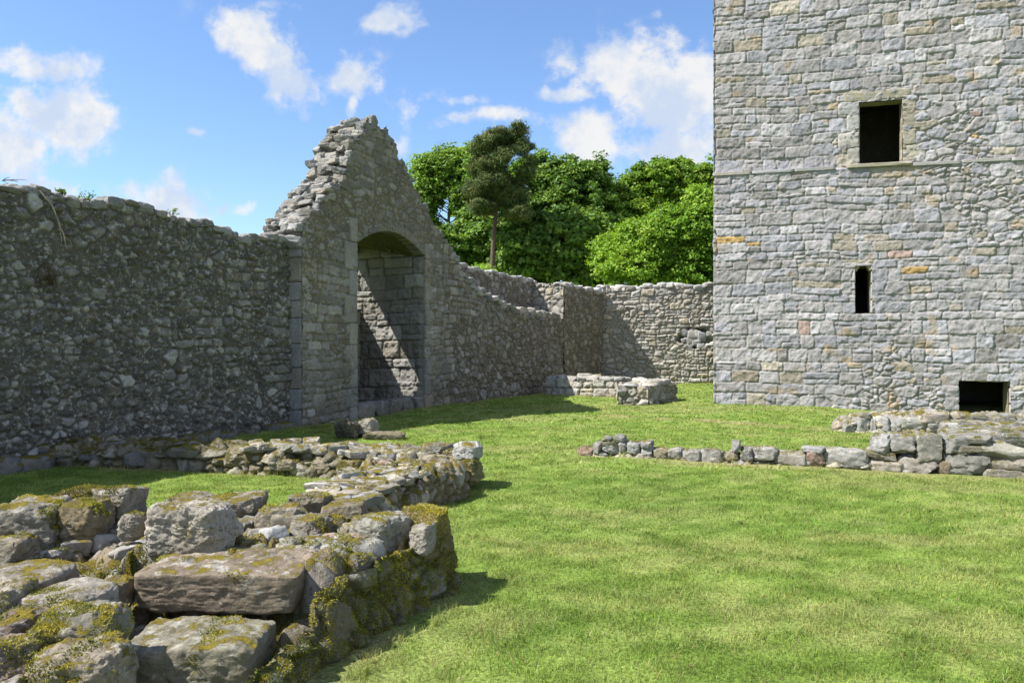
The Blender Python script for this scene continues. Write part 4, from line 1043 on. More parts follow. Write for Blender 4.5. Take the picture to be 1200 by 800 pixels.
def make_cross_wall():
    root = thing('cross_wall', 'low mossy cross wall with broad lit end jutting into the lawn', 'ruin', (-.95, 8.6, 0))
    mb = MB(); mo = Moss(); rng = np.random.RandomState(26)
    pd = Path(D_LINE, 1)
    P1 = wrap_wall(mb, pd, lambda u: float(np.interp(u, [0, 3, 5, pd.L], [.5, .5, .65, .7])), lambda u: float(np.interp(u, [0, 3.0, 3.5, 5.0, pd.L], [.24, .25, .2, .26, .33])), .022, 600, su=.26, sv=.22, pal=([(.22, .2, .16), (.28, .26, .22), (.17, .15, .11)], [2, 2, 2]), mortar=(.13, .115, .06), depth=.085)
    pb = Path(B_LINE, 1)
    P2 = wrap_wall(mb, pb, lambda u: float(np.interp(u, [0, .6, 1.5, 3], [1.12, .98, .66, .6])), lambda u: float(np.interp(u, [0, .5, 1.4, pb.L], [.32, .30, .25, .28])), .018, 610, su=.25, sv=.22, pal=([(.24, .21, .175), (.28, .26, .23), (.19, .155, .11), (.25, .19, .15)], [2, 2, 2, 1]), mortar=(.15, .115, .06), depth=.06)
    mb.build('rubble_core', M_RUBBLE, root)
    shade_tone_moss = Moss()
    for P in (P1, P2):
        a, b = P.shape[:2]; idx = np.arange(a * b).reshape(a, b); q = np.stack([idx[:-1, :-1], idx[1:, :-1], idx[1:, 1:], idx[:-1, 1:]], -1).reshape(-1, 4)
        V = P.reshape(-1, 3); dx = np.gradient(P, axis=0); dy = np.gradient(P, axis=1); nn = np.cross(dx, dy).reshape(-1, 3); nn /= np.linalg.norm(nn, axis=1)[:, None] + 1e-9
        if nn[:, 2].mean() < 0: nn = -nn
        if P is P2: mo.cover(V, q, nn, .45, 41, dens=14000); continue
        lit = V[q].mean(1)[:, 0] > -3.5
        mo.cover(V, q[lit], nn, .35, 41, dens=12000); shade_tone_moss.cover(V, q[~lit], nn, .7, 41, dens=12000)
    # dark side stones of the end, then the stones lying on the top
    def st(a, b, c, d, dd, dep, col, w=.3, yaw=-.38, mat=M_RUIN, **kw):
        boxstone(None, a, b, c, d, dd, dep, int(a * 7 + c), col, yaw=yaw, n=22, name='stone', root=root, mat=mat, moss=mo, moss_w=w, **{**dict(k=5.5, rough=.09, warp=.12), **kw})
    st(266, 313, 523, 552, 9.75, .4, (0.160, 0.136, 0.080), .75, 0, k=3.2)
    st(312, 345, 531, 547, 9.8, .35, (0.272, 0.256, 0.232), .1); st(345, 372, 529, 545, 9.7, .35, (0.288, 0.272, 0.256), .1); st(330, 356, 538, 553, 9.5, .3, (0.240, 0.208, 0.160), .5); st(370, 396, 539, 556, 9.35, .3, (0.208, 0.176, 0.136), .4)
    st(318, 334, 535, 551, 9.55, .25, (0.304, 0.296, 0.272), .05)
    st(395, 428, 541, 564, 8.9, .36, (0.176, 0.136, 0.080), .8, k=3.5); st(400, 421, 522, 531, 9.6, .3, (0.272, 0.272, 0.264), .1); st(430, 470, 524, 536, 9.5, .35, (0.224, 0.200, 0.144), .55)
    st(468, 500, 525, 545, 9.2, .4, (0.288, 0.280, 0.264), .12); st(500, 530, 521, 542, 9.1, .4, (0.288, 0.280, 0.264), .15); st(430, 462, 541, 563, 8.5, .4, (0.320, 0.312, 0.296), .1); st(462, 488, 545, 562, 8.5, .3, (0.224, 0.192, 0.152), .3)
    st(490, 525, 536, 552, 8.6, .35, (0.264, 0.240, 0.192), .35); st(520, 545, 528, 545, 8.9, .3, (0.240, 0.200, 0.128), .6)
    st(534, 566, 520, 541, 8.75, .38, (0.328, 0.328, 0.312), .18, k=8, warp=.08); st(505, 540, 543, 566, 8.35, .34, (0.240, 0.216, 0.128), .7); st(474, 506, 556, 574, 8.1, .35, (0.264, 0.240, 0.192), .5)
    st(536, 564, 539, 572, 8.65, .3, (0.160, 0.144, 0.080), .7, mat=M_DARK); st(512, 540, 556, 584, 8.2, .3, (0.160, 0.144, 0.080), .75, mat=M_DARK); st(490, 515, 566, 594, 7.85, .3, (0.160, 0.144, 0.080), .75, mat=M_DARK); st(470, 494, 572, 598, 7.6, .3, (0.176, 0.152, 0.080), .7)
    st(430, 472, 557, 575, 7.9, .4, (0.288, 0.272, 0.248), .2); st(388, 436, 566, 584, 7.4, .4, (0.272, 0.240, 0.224), .2); st(440, 478, 572, 588, 7.2, .4, (0.288, 0.264, 0.232), .25)
    mb = MB()
    for k in range(150):
        t = rng.rand()
        if t < .5: u = rng.uniform(0, pb.L); x, y, nx, ny = [float(v) for v in pb.at(u)]; o = rng.uniform(-.45, .45) * float(np.interp(u, [0, 1.5], [1, .6])); z = .29
        else: u = rng.uniform(3.4, pd.L); x, y, nx, ny = [float(v) for v in pd.at(u)]; o = rng.uniform(-.3, .3); z = .27
        s = rng.uniform(.07, .24); put_rock(mb, (x + nx * o, y + ny * o, z + .012 + s * .06), (s * 1.45, s, s * .45), 6500 + k, yaw=rng.uniform(0, 3), roll=rng.uniform(-.3, .3), n=10, col=grey(.2, .36, .12, rng), moss=mo, moss_w=.12, k=9, cutlo=.66)
    mb.build('rubble', M_RUIN, root, sharp=32)['kind'] = 'stuff'; mb = MB()
    for k in range(70):      # mossy stones of the left half, coloured darker to paint in its shade
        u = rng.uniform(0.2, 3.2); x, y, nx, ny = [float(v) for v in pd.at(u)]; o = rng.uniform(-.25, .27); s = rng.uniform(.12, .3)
        put_rock(mb, (x + nx * o, y + ny * o, rng.uniform(.1, .24)), (s * 1.5, s, s * .6), 6700 + k, yaw=rng.uniform(-.4, .4), n=8, col=grey(.12, .18, .12, rng), moss=shade_tone_moss, moss_w=.65)
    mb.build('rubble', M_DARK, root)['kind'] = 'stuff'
    shade_tone_moss.build(root, 'moss', h=(.006, .014), tone=.42)  # same moss, its colour darkened to paint in the curtain wall's shade
    mo.build(root, h=(.006, .014))

def make_stair_ruin():
    root = thing('stair_ruin', 'mossy ruined stone stair and wall top in the near corner', 'ruin', (-1.4, 4.4, 0))
    mo = Moss(); rng = np.random.RandomState(29)
    # ---- rubble bed: height field over the plan
    xs = np.arange(-5.6, -.35, .016); ys = np.arange(2.6, 6.35, .016); X, Y = np.meshgrid(xs, ys, indexing='ij')
    xr = np.interp(Y, [2.6, 3.5, 4.0, 4.5, 5.29, 5.6], [-1.3, -1.19, -1.02, -.80, -.48, -.42]) + .02 * fbm(Y * 3, Y * 0, 0, 3, 3)                   # right face
    yb = 5.68 + .06 * fbm(X * 3, X * 0, 0, 3, 4) - .15 * sstep(-1.4, -.6, X)     # back edge
    Z = np.full_like(X, .36)
    Z = np.where((Y < 4.2), .08, Z); Z = np.where((Y < 3.72), -.06, Z)
    Z = np.where((X < -1.85), np.interp(Y, [2.6, 3.2, 3.6, 4.0, 4.5, 5.0, 6], [.25, .3, .24, .26, .34, .36, .36]), Z)
    Z = np.where((X > -2.12) & (X < -1.8) & (Y < 4.45) & (Y > 3.6), .06, Z)
    st_ = rubble(X, Y, .22, .19, 630, sub=.4); h, t = relief(X, Y, st_, 630, .075, .003, .06, .028, .06)
    Z = Z + h + .02 * fbm(X * 2, Y * 2, 0, 3, 6)
    edge = np.minimum(xr - X, yb - Y)
    Z = np.where(edge > 0, Z - .10 * np.exp(-edge / .05), -.15)
    X2 = np.where(edge < 0, X + np.where(xr - X < 0, np.maximum(xr - X, -.4), 0), X)
    c = palette(st_['R'], [(.23, .205, .18), (.28, .265, .24), (.18, .15, .11), (.26, .205, .165)], [2, 2, 2, 1]); k = sstep(0, .4, t)[..., None]; c = c * k + np.array([.15, .115, .06]) * (1 - k)
    P = np.stack([X, Y, Z], -1)
    mb = MB(); kp = (edge > -.03); kq = kp[:-1, :-1] & kp[1:, :-1] & kp[1:, 1:] & kp[:-1, 1:]
    mb.grid(P, c, kq)
    # the right-hand face as an upright sheet of darker stones
    rp = Path([(-1.22, 3.2), (-1.13, 3.6), (-.98, 4.0), (-.75, 4.5), (-.44, 5.29)], 1); 
    HF = lambda u: np.interp(u, [0, .3, .78, .84, .95, rp.L], [.05, .17, .19, .33, .37, .37])
    ff = rub_fn(.26, .2, 640, ([(.17, .16, .13), (.21, .2, .17), (.14, .13, .09)], [2, 2, 2]), (.09, .085, .05), depth=.055, rnd=.06, rough=.035)
    def ffb(U, V):
        h, c, st = ff(U, V); return h + .10 * np.clip((.36 - V) / .36, 0, 1), c, st       # the face spreads at its foot
    FP, FK = sheet(mb, rp, 0, rp.L + .03, -.15, .42, .012, ffb, -.03, lambda U, V, s: V < HF(U))
    fa, fb_ = FP.shape[:2]; fi = np.arange(fa * fb_).reshape(fa, fb_); fq = np.stack([fi[:-1, :-1], fi[1:, :-1], fi[1:, 1:], fi[:-1, 1:]], -1)[FK]
    fnn = np.cross(np.gradient(FP, axis=0), np.gradient(FP, axis=1)).reshape(-1, 3); fnn /= np.linalg.norm(fnn, axis=1)[:, None] + 1e-9
    if fnn[:, 0].mean() < 0: fnn = -fnn
    mo.cover(FP.reshape(-1, 3), fq, fnn, 1.35, 52, dens=30000)
    ep = Path([(-.45, 5.29), (-.52, 5.4), (-1.3, 5.5)]); sheet(mb, ep, 0, ep.L, -.15, .4, .03, ff, -.02)
    bp = Path([(-1.3, 5.66), (-5.6, 5.68)]); sheet(mb, bp, 0, bp.L, -.15, .36, .03, ff, -.02)
    mb.build('rubble_bed', M_RUBBLE, root)
    a, b = P.shape[:2]; idx = np.arange(a * b).reshape(a, b); q = np.stack([idx[:-1, :-1], idx[1:, :-1], idx[1:, 1:], idx[:-1, 1:]], -1)[kq]
    up = np.tile([0, 0, 1.], (a * b, 1)); mo.cover(P.reshape(-1, 3), q, up, .42, 51, dens=24000)
    def sto(name, a, b, c, d, dd, dep, col, w=.3, yaw=0.0, mat=M_RUIN, n=34, **kw):
        if dd >= 4.7 and a > 180: d = d + 12; c = c + 5      # bedded down into the rubble
        boxstone(None, a, b, c, d, dd, dep, int(a * 13 + c * 3), col, yaw=yaw, n=n, name=name, root=root, mat=mat, moss=mo, moss_w=w, **{**dict(k=6, rough=.08, warp=.1), **kw})
    def slab(name, x0, x1, y0, y1, z0, z1, seed, col, yaw, w, label, **kw):
        mb = MB(); put_rock(mb, ((x0 + x1) / 2, (y0 + y1) / 2, (z0 + z1) / 2), (x1 - x0, y1 - y0, z1 - z0), seed, yaw=yaw, n=56, col=col, moss=mo, moss_w=w, **{**dict(k=14, cuts=4, rough=.05, warp=.05, cutlo=.88), **kw})
        o = mb.build(name, M_RUIN2, root, sharp=38); o['label'] = label
    slab('stair_step', -1.93, -1.10, 4.06, 4.52, .20, .425, 71, (0.178, 0.144, 0.110), -.03, .18, 'upper worn stair slab, brownish')
    slab('stair_step', -1.80, -1.17, 3.56, 4.02, -.08, .225, 72, (0.193, 0.178, 0.137), .02, .16, 'lower stair slab, grey and square')
    slab('stone', -2.25, -1.93, 4.2, 4.5, -.05, .2, 73, (0.157, 0.128, 0.097), 0, .2, 'dark sunken stone left of the steps')
    slab('stone', -1.98, -1.76, 3.75, 4.1, -.05, .14, 74, (0.171, 0.141, 0.110), 0.1, .2, 'low dark stone between the steps')
    # left heap
    sto('stone', -6, 76, 596, 668, 4.45, .5, (0.200, 0.185, 0.155), .55, .1, k=6); sto('stone', 78, 130, 594, 652, 4.6, .45, (0.157, 0.128, 0.079), .72, .2, k=4, mat=M_DARK)
    sto('stone', -20, 40, 640, 682, 4.2, .4, (0.186, 0.168, 0.134), .45); sto('stone', -30, 84, 677, 712, 3.9, .42, (0.200, 0.181, 0.152), .3, -.1); sto('stone', 30, 131, 703, 742, 3.6, .42, (0.221, 0.202, 0.171), .05, -.25, k=4, mat=M_RUIN2)
    sto('stone', 33, 145, 736, 832, 3.2, .42, (0.171, 0.161, 0.137), .9, .1, k=4.5); sto('stone', -30, 42, 742, 830, 3.2, .4, (0.171, 0.128, 0.104), .35, -.1)
    sto('stone', 118, 150, 690, 730, 3.9, .3, (0.143, 0.114, 0.085), .2, .1); sto('stone', -40, 30, 700, 752, 3.5, .4, (0.214, 0.188, 0.146), .6)
    sto('stone', 36, 150, 772, 850, 3.02, .3, (0.224, 0.192, 0.148), .95, .15, k=4.5); sto('stone', -30, 50, 764, 850, 3.0, .3, (0.194, 0.149, 0.122), .4, -.1)
    # right-hand top stones and face blocks
    sto('stone', 355, 388, 578, 596, 5.5, .3, (0.171, 0.148, 0.116), .3); sto('stone', 338, 362, 577, 592, 5.6, .2, (0.214, 0.202, 0.171), .1); sto('stone', 300, 352, 596, 626, 5.0, .35, (0.243, 0.208, 0.171), .15, .3); sto('stone', 345, 385, 606, 632, 4.9, .3, (0.236, 0.208, 0.177), .15, -.2)
    sto('stone', 416, 474, 604, 650, 4.78, .36, (0.221, 0.211, 0.179), .3, -.4, k=5); sto('stone', 470, 526, 596, 652, 4.98, .36, (0.171, 0.134, 0.067), 1.0, -.4, k=8, mat=M_RUIN)
    sto('stone', 484, 508, 612, 640, 4.8, .2, (0.257, 0.235, 0.201), .05, -.3); sto('stone', 494, 527, 646, 690, 5.05, .26, (0.136, 0.114, 0.055), 1.0, -.45, mat=M_DARK)
    sto('stone', 371, 405, 704, 788, 4.0, .2, (0.128, 0.110, 0.078), .9, -.45, mat=M_DARK, k=7, warp=.06); sto('stone', 440, 470, 660, 716, 4.62, .18, (0.121, 0.108, 0.061), 1.1, -.45, mat=M_DARK); sto('stone', 408, 436, 650, 690, 4.42, .18, (0.157, 0.148, 0.122), .6, -.45, mat=M_DARK)
    sto('stone', 250, 310, 580, 600, 5.35, .4, (0.250, 0.222, 0.189), .12, .1); sto('stone', 200, 256, 580, 598, 5.35, .4, (0.243, 0.208, 0.171), .3); sto('stone', 380, 430, 588, 606, 5.4, .35, (0.236, 0.195, 0.152), .3)
    mb = MB()
    for k in range(240):
        x = rng.uniform(-3.9, -.65); y = rng.uniform(4.5, 5.45); s = rng.uniform(.03, .12) * (1 if rng.rand() > .15 else 1.7)
        if x > -.92 + .40 * (y - 4.3): continue
        put_rock(mb, (x, y, .38 + s * .2), (s * 1.4, s, s * .75), 7000 + k, yaw=rng.uniform(0, 3), roll=rng.uniform(-.3, .3), n=9, col=grey(.17, .30, .14, rng), moss=mo, moss_w=.15, k=7, cutlo=.66)
    mb.build('rubble', M_RUIN2, root, sharp=32)['kind'] = 'stuff'
    # straw litter is moss-coloured too
    mo.build(root, h=(.006, .015), tone=1.5)

def loose(name, label, px0, px1, py0, py1, d, depth, seed, col, mossw=.3, yaw=0, mat=None, n=34, group=None, **kw):
    root_z = zat(py1, d); o = thing(name, label, 'stone', (xat((px0 + px1) / 2, d), d + depth / 2, root_z), group)
    mo = Moss(); mb = MB(); x0, x1 = xat(px0, d), xat(px1, d); z1, z0 = zat(py0, d), zat(py1, d)
    put_rock(mb, ((x0 + x1) / 2, d + depth / 2, (z0 + z1) / 2 - .015), ((x1 - x0) * .97, depth, (z1 - z0) * .93), seed, yaw=yaw, n=n, col=col, moss=mo, moss_w=mossw, **{**dict(k=5, rough=.08, warp=.12), **kw})
    mb.build('rock', mat or M_RUIN, o, sharp=38); mo.build(o)

def make_loose():
    loose('boulder', 'large pale boulder with mossy right side on the upper stair slab', 156, 258, 592, 652, 4.42, .34, 8001, (0.296, 0.269, 0.231), .55, .06, n=60, k=7, warp=.18, rough=.07)
    loose('boulder', 'small white rounded stone beside the large pale boulder', 134, 162, 600, 634, 4.5, .18, 8002, (0.236, 0.215, 0.183), .35, 0, k=3.2)
    loose('boulder', 'upright pale block with mossy flank atop the left heap', 103, 150, 568, 616, 5.0, .3, 8003, (0.214, 0.195, 0.164), .7, -.2, k=7)
    loose('boulder', 'brown moss covered boulder left of the upright pale block', 48, 112, 573, 606, 5.1, .36, 8004, (0.164, 0.128, 0.073), .85, .1, k=3.4)
    loose('pebble', 'little pink stone behind the mossy left heap', 14, 36, 584, 600, 5.4, .14, 8005, (0.257, 0.148, 0.110), 0, 0, n=16, k=2.6)
    loose('boulder', 'dark boulder with white lichened side on grass before the arch', 392, 418, 493, 514, 13.1, .35, 8006, (0.086, 0.078, 0.061), .1, -.1, M_RUIN2, k=6)
    loose('boulder', 'whitish lichened stone touching the dark boulder before the arch', 412, 440, 490, 511, 13.3, .35, 8007, (0.243, 0.228, 0.195), .1, -.2, M_RUIN2, k=5)
    loose('flat_stone', 'flat half buried stone right of the whitish boulder', 425, 474, 506, 515, 13.0, .4, 8008, (0.157, 0.134, 0.104), .1, -.1, M_RUIN2, k=6)

# ------------------------------------------------------------------ trees
def tube(mb, pts, rad, col, ns=7):
    pts = np.array(pts, float); rad = np.asarray(rad, float); n = len(pts); tg = np.gradient(pts, axis=0); tg /= np.linalg.norm(tg, axis=1)[:, None] + 1e-9
    ref = np.array([.31, .95, .12]); a = np.cross(tg, ref); a /= np.linalg.norm(a, axis=1)[:, None] + 1e-9; b = np.cross(tg, a)
    th = np.linspace(0, 2 * np.pi, ns + 1); P = pts[:, None] + rad[:, None, None] * (np.cos(th)[None, :, None] * a[:, None] + np.sin(th)[None, :, None] * b[:, None])
    mb.grid(P, np.array(col))

def leaves(mb, P, N, size, rng, col, asp=.6, var=.25):
    n = len(P); N = N + rng.normal(size=(n, 3)) * .6; N /= np.linalg.norm(N, axis=1)[:, None] + 1e-9
    T = np.cross(N, rng.normal(size=(n, 3))); T /= np.linalg.norm(T, axis=1)[:, None] + 1e-9; B = np.cross(N, T)
    s = size * rng.uniform(.6, 1.35, (n, 1)); T = T * s; B = B * s * asp
    V = np.stack([P - T, P - T * .1 - B + N * s * .12, P + T, P - T * .1 + B + N * s * .12], 1).reshape(-1, 3); i = np.arange(n)[:, None] * 4
    c = col * (1 + rng.normal(size=(n, 1)) * var).clip(.45, 1.7)
    mb.add(V, quads=i + np.array([[0, 1, 2, 3]]), col=np.repeat(c, 4, 0))

def tree(name, label, cat, base_px, d, lobes, nleaf, size, tone, seed, clump=.75, trunk=.2, fork=.35, yr=None, group=None, gap=.0, needle=False, top=None, ybias=0):
    """lobes: pixel boxes (x0, x1, y0, y1) that the crown fills; every clump is a spray of leaves at a twig's end"""
    rng = np.random.RandomState(seed); bx = xat(base_px, d); z0 = .4 if d > 40 else .2
    root = thing(name, label, cat, (bx, d, z0), group)
    cen, rad = [], []
    for (a, b, c, e) in lobes:
        x0, x1, zt, zb = xat(a, d), xat(b, d), zat(c, d), zat(e, d); cen.append(((x0 + x1) / 2, d + rng.uniform(-1, 1) * .6, (zt + zb) / 2)); rx = (x1 - x0) / 2; rad.append((rx, max(rx * .8, 1.2) if yr is None else yr, (zt - zb) / 2))
    for c_, r_ in list(zip(cen, rad)):          # smaller boughs breaking the outline of each big one
        for _ in range(5):
            v_ = rng.normal(size=3); v_[2] = abs(v_[2]) * .9 - .15; v_ /= np.linalg.norm(v_); f_ = rng.uniform(.26, .46)
            cen.append(tuple(np.array(c_) + v_ * np.array(r_) * rng.uniform(.72, .98))); rad.append((r_[0] * f_, r_[1] * f_, r_[2] * f_))
    cen = np.array(cen); rad = np.array(rad); vol = rad.prod(1) ** (2 / 3); pr = vol / vol.sum()
    nc = max(12, int(nleaf / 45)); li = rng.choice(len(cen), nc, p=pr)
    dv = rng.normal(size=(nc, 3)); dv /= np.linalg.norm(dv, axis=1)[:, None]; rr = rng.uniform(.35, 1, (nc, 1)) ** .45
    C = cen[li] + dv * rr * rad[li]
    C = cen[li] + (C - cen[li]) * np.where(rng.rand(nc) < .16, rng.uniform(1.08, 1.25, nc), 1.0)[:, None]      # loose sprays beyond the outline
    # outline noise: push clumps in and out
    nz = fbm(C[:, 0] * .5, C[:, 1] * .5, C[:, 2] * .5, 3, seed); C = C + (dv * (nz * .28)[:, None]) * rad[li]
    keepc = fbm(C[:, 0] * .8, C[:, 1] * .8, C[:, 2] * .8, 2, seed + 4) > -.75 + gap; C, dv, li = C[keepc], dv[keepc], li[keepc]; nc = len(C)
    per = int(nleaf / nc); mb = MB(); cr = clump * rng.uniform(.6, 1.25, nc)
    off = rng.normal(size=(nc, per, 3)); off /= np.linalg.norm(off, axis=2)[..., None]; off *= rng.uniform(.15, 1, (nc, per, 1)) ** .6
    off[..., 2] = np.where(off[..., 2] < 0, off[..., 2] * .25, off[..., 2] * .7) if not needle else off[..., 2] * .5
    P = C[:, None] + off * cr[:, None, None]
    N = off * .6 + np.array([0, 0, .55]) + dv[:, None] * .35
    t1, t2, t3 = [np.array(t) for t in tone]
    g = np.clip(.5 + .9 * fbm(C[:, 0] * .35, C[:, 1] * .35, C[:, 2] * .35, 2, seed + 9) + rng.normal(size=nc) * .2, 0, 1)[:, None]
    cc = t1 * (1 - g) + t2 * g; pick = (rng.rand(nc) < .12)[:, None]; cc = np.where(pick, t3, cc)
    col = np.repeat(cc, per, 0)
    leaves(mb, P.reshape(-1, 3), N.reshape(-1, 3), size, rng, col, asp=.62 if not needle else .12)
    mb.build('crown', M_NEEDLE if needle else M_LEAF, root, smooth=False)
    # trunk and limbs
    tb = MB(); bark = (.10, .08, .06) if not needle else (.105, .075, .055)
    ztop = cen[:, 2].max() if top is None else top; zz = np.linspace(z0 - .2, ztop, 14); tt = (zz - z0) / (ztop - z0)
    wx = .25 * np.sin(zz * .5 + seed) * tt; tx = bx + wx + (np.average(cen[:, 0], weights=pr) - bx) * np.clip(tt - fork, 0, 1) * .8
    tp = np.stack([tx, np.full_like(zz, d) + .2 * np.cos(zz * .4), zz], -1); tr = trunk * (1 - .8 * tt).clip(.12, 1) * (1 + .5 * np.exp(-tt * 12))
    tube(tb, tp, tr, bark, 9)
    sel = rng.choice(nc, min(nc, 46), replace=False)
    for j in sel:
        e = C[j]; zs = max(z0 + fork * (ztop - z0) * .8, min(e[2] - abs(e[0] - bx) * .55, ztop * .95)); zs = np.clip(zs, z0 + 1.0, ztop)
        s = np.array([np.interp(zs, tp[:, 2], tp[:, 0]), np.interp(zs, tp[:, 2], tp[:, 1]), zs]); r0 = float(np.interp(zs, tp[:, 2], tr)) * .45
        q = np.linspace(0, 1, 7)[:, None]; mid = (s + e) / 2 + np.array([0, 0, .25 * np.linalg.norm(e - s) * .4]) + rng.normal(size=3) * .15
        tube(tb, (1 - q) ** 2 * s + 2 * q * (1 - q) * mid + q ** 2 * e, r0 * (1 - .85 * q[:, 0]), bark, 5)
    tb.build('trunk', M_BARK, root)

def make_trees():
    G = 'trees beyond the far wall'
    mid = ((.11, .21, .028), (.20, .33, .045), (.27, .38, .07)); dark = ((.08, .165, .028), (.15, .26, .042), (.24, .36, .07)); yel = ((.10, .20, .02), (.19, .32, .035), (.27, .38, .05)); bright = ((.15, .29, .028), (.23, .38, .04), (.30, .43, .06))
    tree('deciduous_tree', 'open crowned light green tree with sky showing through beside the gable', 'tree', 529, 50, [(482, 534, 184, 236), (500, 560, 170, 215), (522, 580, 180, 235), (476, 516, 216, 258), (530, 585, 212, 275), (488, 530, 268, 305), (478, 512, 236, 290)], 66000, .10, mid, 1, clump=.55, trunk=.2, gap=.3, group=G)
    tree('pine_tree', 'tall dark pine with bare trunk and flat topped crown', 'tree', 579, 41.5, [(558, 606, 176, 214), (584, 622, 180, 216), (592, 623, 153, 170), (566, 602, 156, 174), (556, 586, 166, 184), (600, 622, 170, 188), (572, 612, 176, 200), (556, 592, 192, 212), (584, 620, 198, 220), (548, 584, 212, 234), (570, 606, 218, 240), (594, 624, 242, 262), (552, 574, 238, 254), (584, 614, 210, 248), (566, 600, 196, 232)], 90000, .13, ((.08, .12, .035), (.14, .18, .055), (.20, .20, .075)), 2, clump=.4, trunk=.22, fork=.35, gap=.42, needle=True, yr=1.5, top=zat(168, 41.5), group=G)
    tree('deciduous_tree', 'darker leafy tree standing right of the pine', 'tree', 650, 52, [(590, 645, 192, 262), (615, 668, 176, 240), (645, 700, 184, 250), (600, 730, 218, 310), (676, 716, 206, 262), (690, 714, 186, 230), (580, 640, 235, 310)], 90000, .115, dark, 3, clump=.48, trunk=.26, gap=.2, group=G)
    tree('deciduous_tree', 'broad yellow green domed tree nearest the tower', 'tree', 780, 54, [(706, 762, 206, 270), (728, 796, 188, 250), (766, 828, 184, 246), (800, 866, 196, 260), (700, 790, 222, 310), (770, 860, 225, 320)], 105000, .115, yel, 4, clump=.52, trunk=.3, gap=.14, group=G)
    tree('sycamore_tree', 'low sycamore with large dark leaves below the pine', 'tree', 640, 43, [(584, 642, 262, 325), (612, 668, 248, 306), (648, 708, 254, 318), (596, 655, 288, 348), (640, 705, 288, 348), (668, 726, 270, 348)], 60000, .14, ((.10, .19, .035), (.19, .31, .055), (.29, .42, .09)), 5, clump=.48, trunk=.18, gap=.12, group=G)
    tree('bushy_tree', 'bright green feathery young tree behind the sunlit wall', 'tree', 775, 40, [(702, 752, 270, 330), (730, 785, 256, 318), (760, 816, 242, 310), (795, 862, 232, 306), (700, 782, 290, 354), (770, 856, 286, 354)], 110000, .075, bright, 6, clump=.5, trunk=.15, gap=.08, group=G)
    tree('deciduous_tree', 'shady dark tree low behind the gable slope', 'tree', 545, 47, [(500, 552, 270, 325), (535, 604, 250, 330), (556, 616, 285, 342)], 46000, .12, dark, 7, clump=.48, trunk=.16, gap=.2, group=G)
    tree('shrub', 'small round green bush just above the far wall top', 'shrub', 567, 36, [(553, 577, 311, 326), (556, 590, 318, 345)], 7000, .07, bright, 8, clump=.3, trunk=.05, group=None)

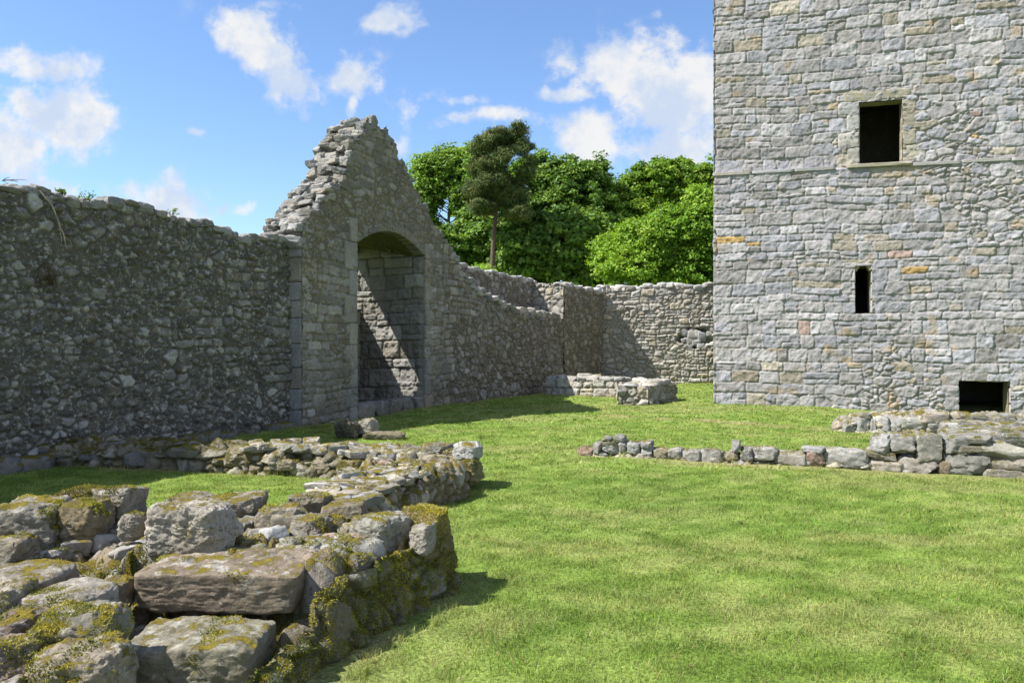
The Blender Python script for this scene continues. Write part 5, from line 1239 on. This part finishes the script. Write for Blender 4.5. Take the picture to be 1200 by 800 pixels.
# ------------------------------------------------------------------ growth on the shaded wall
def make_wall_growth(H):
    def place(px, dz=.1, out=-.2):
        u = CURT.u_px(px); x, y, nx, ny = [float(t) for t in CURT.at(u)]; return np.array([x + nx * out, y + ny * out, H(u) + dz]), u
    labs = ['leafy green plant on the shaded wall top beside the hanging dry stem', 'taller green plant on the shaded wall top, right of the leafy clump', 'lone tiny green plant on the shaded wall top, nearest the gable']
    for i, (px, hgt, nl) in enumerate([(76, .07, 70), (106, .12, 60), (205, .10, 45)]):
        rng = np.random.RandomState(60 + i); p, u = place(px, .04, -.06); o = thing('wall_plant', labs[i], 'plant', p, 'green plants on the shaded wall top')
        mb = MB(); sm = MB(); cs = []
        for k in range(9):
            a = rng.uniform(0, 6.3); e = p + np.array([math.cos(a) * hgt * .7, math.sin(a) * hgt * .7, hgt * rng.uniform(.5, 1.2)]); q = np.linspace(0, 1, 5)[:, None]
            tube(sm, p * (1 - q) + e * q + np.array([0, 0, .04]) * q * (1 - q), np.linspace(.005, .002, 5), (.10, .13, .03), 5); cs.append(e)
        C = np.array(cs)[rng.randint(0, 9, nl)]; P = C + rng.normal(size=(nl, 3)) * hgt * .22
        leaves(mb, P, np.tile([.3, -.3, .6], (nl, 1)), .022, rng, np.tile([.12, .2, .03], (nl, 1)))
        mb.build('foliage', M_LEAF, o, smooth=False); sm.build('stem', M_LEAF, o)
    # dry stem hanging down the face
    def onwall(px, py, out=.09):
        u = CURT.u_px(px); x, y, nx, ny = [float(t) for t in CURT.at(u)]; return np.array([x + nx * out, y + ny * out, zat(py, y)])
    mb = MB(); pts = [onwall(42, 224, .05), onwall(50, 234), onwall(57, 247, .11), onwall(63, 260), onwall(68, 275, .10), onwall(73, 292)]
    pts = np.array(pts); s = np.linspace(0, 5, 26); pts = np.stack([np.interp(s, np.arange(6), pts[:, k]) for k in range(3)], -1); pts[:, 2] += .012 * np.sin(s * 5)
    tube(mb, pts, np.linspace(.013, .006, 26), (.42, .36, .27), 6)
    b = np.array([pts[14], onwall(64, 276, .12), onwall(66, 284, .1)]); tube(mb, b, [.007, .005, .003], (.42, .36, .27), 5); b = np.array([pts[21], onwall(76, 284, .12), onwall(77, 291, .1)]); tube(mb, b, [.007, .005, .003], (.4, .34, .26), 5)
    tag(mb.build('dry_stem', M_BARK), 'pale dry creeper stem hanging down the shaded wall', 'stem')
    # brown grass tuft rooted in the face, thin twigs on the top edge
    rng = np.random.RandomState(71); p = onwall(52, 322, .05); mb = MB()
    for k in range(70):
        a = rng.uniform(-1, 1); L = rng.uniform(.15, .38); d = np.array([.92 * .4 * 1 + .25 * a, -.35, 0]); d /= np.linalg.norm(d); q = np.linspace(0, 1, 5)[:, None]
        st = p + rng.normal(size=3) * np.array([.05, .05, .06]); tube(mb, st + d * L * .4 * q + np.array([0, 0, -L]) * q ** 2 + np.array([0, 0, .1]) * q, np.linspace(.004, .0015, 5), np.array([.2, .16, .07]) * rng.uniform(.6, 1.2), 3)
    tag(mb.build('grass_tuft', M_GRASS), 'brown dry grass tuft rooted in the shaded wall face', 'plant')
    mb = MB(); p = onwall(4, 212, -.02)
    for k in range(7):
        e = p + np.array([rng.uniform(-.1, .2), rng.uniform(0, .25), rng.uniform(.0, .08)]); q = np.linspace(0, 1, 5)[:, None]; tube(mb, p * (1 - q) + e * q + np.array([0, 0, .05]) * q * (1 - q), np.linspace(.005, .002, 5), (.14, .11, .07), 4)
    tag(mb.build('twig_clump', M_BARK), 'thin dry twigs on the wall top at the left edge', 'twigs')

make_ground()
Hc = make_curtain()
make_gable()
make_far_wall()
make_tower()
make_stub_wall()
make_right_wall()
make_cross_wall()
make_stair_ruin()
make_loose()
make_trees()
make_wall_growth(Hc)
make_grass()
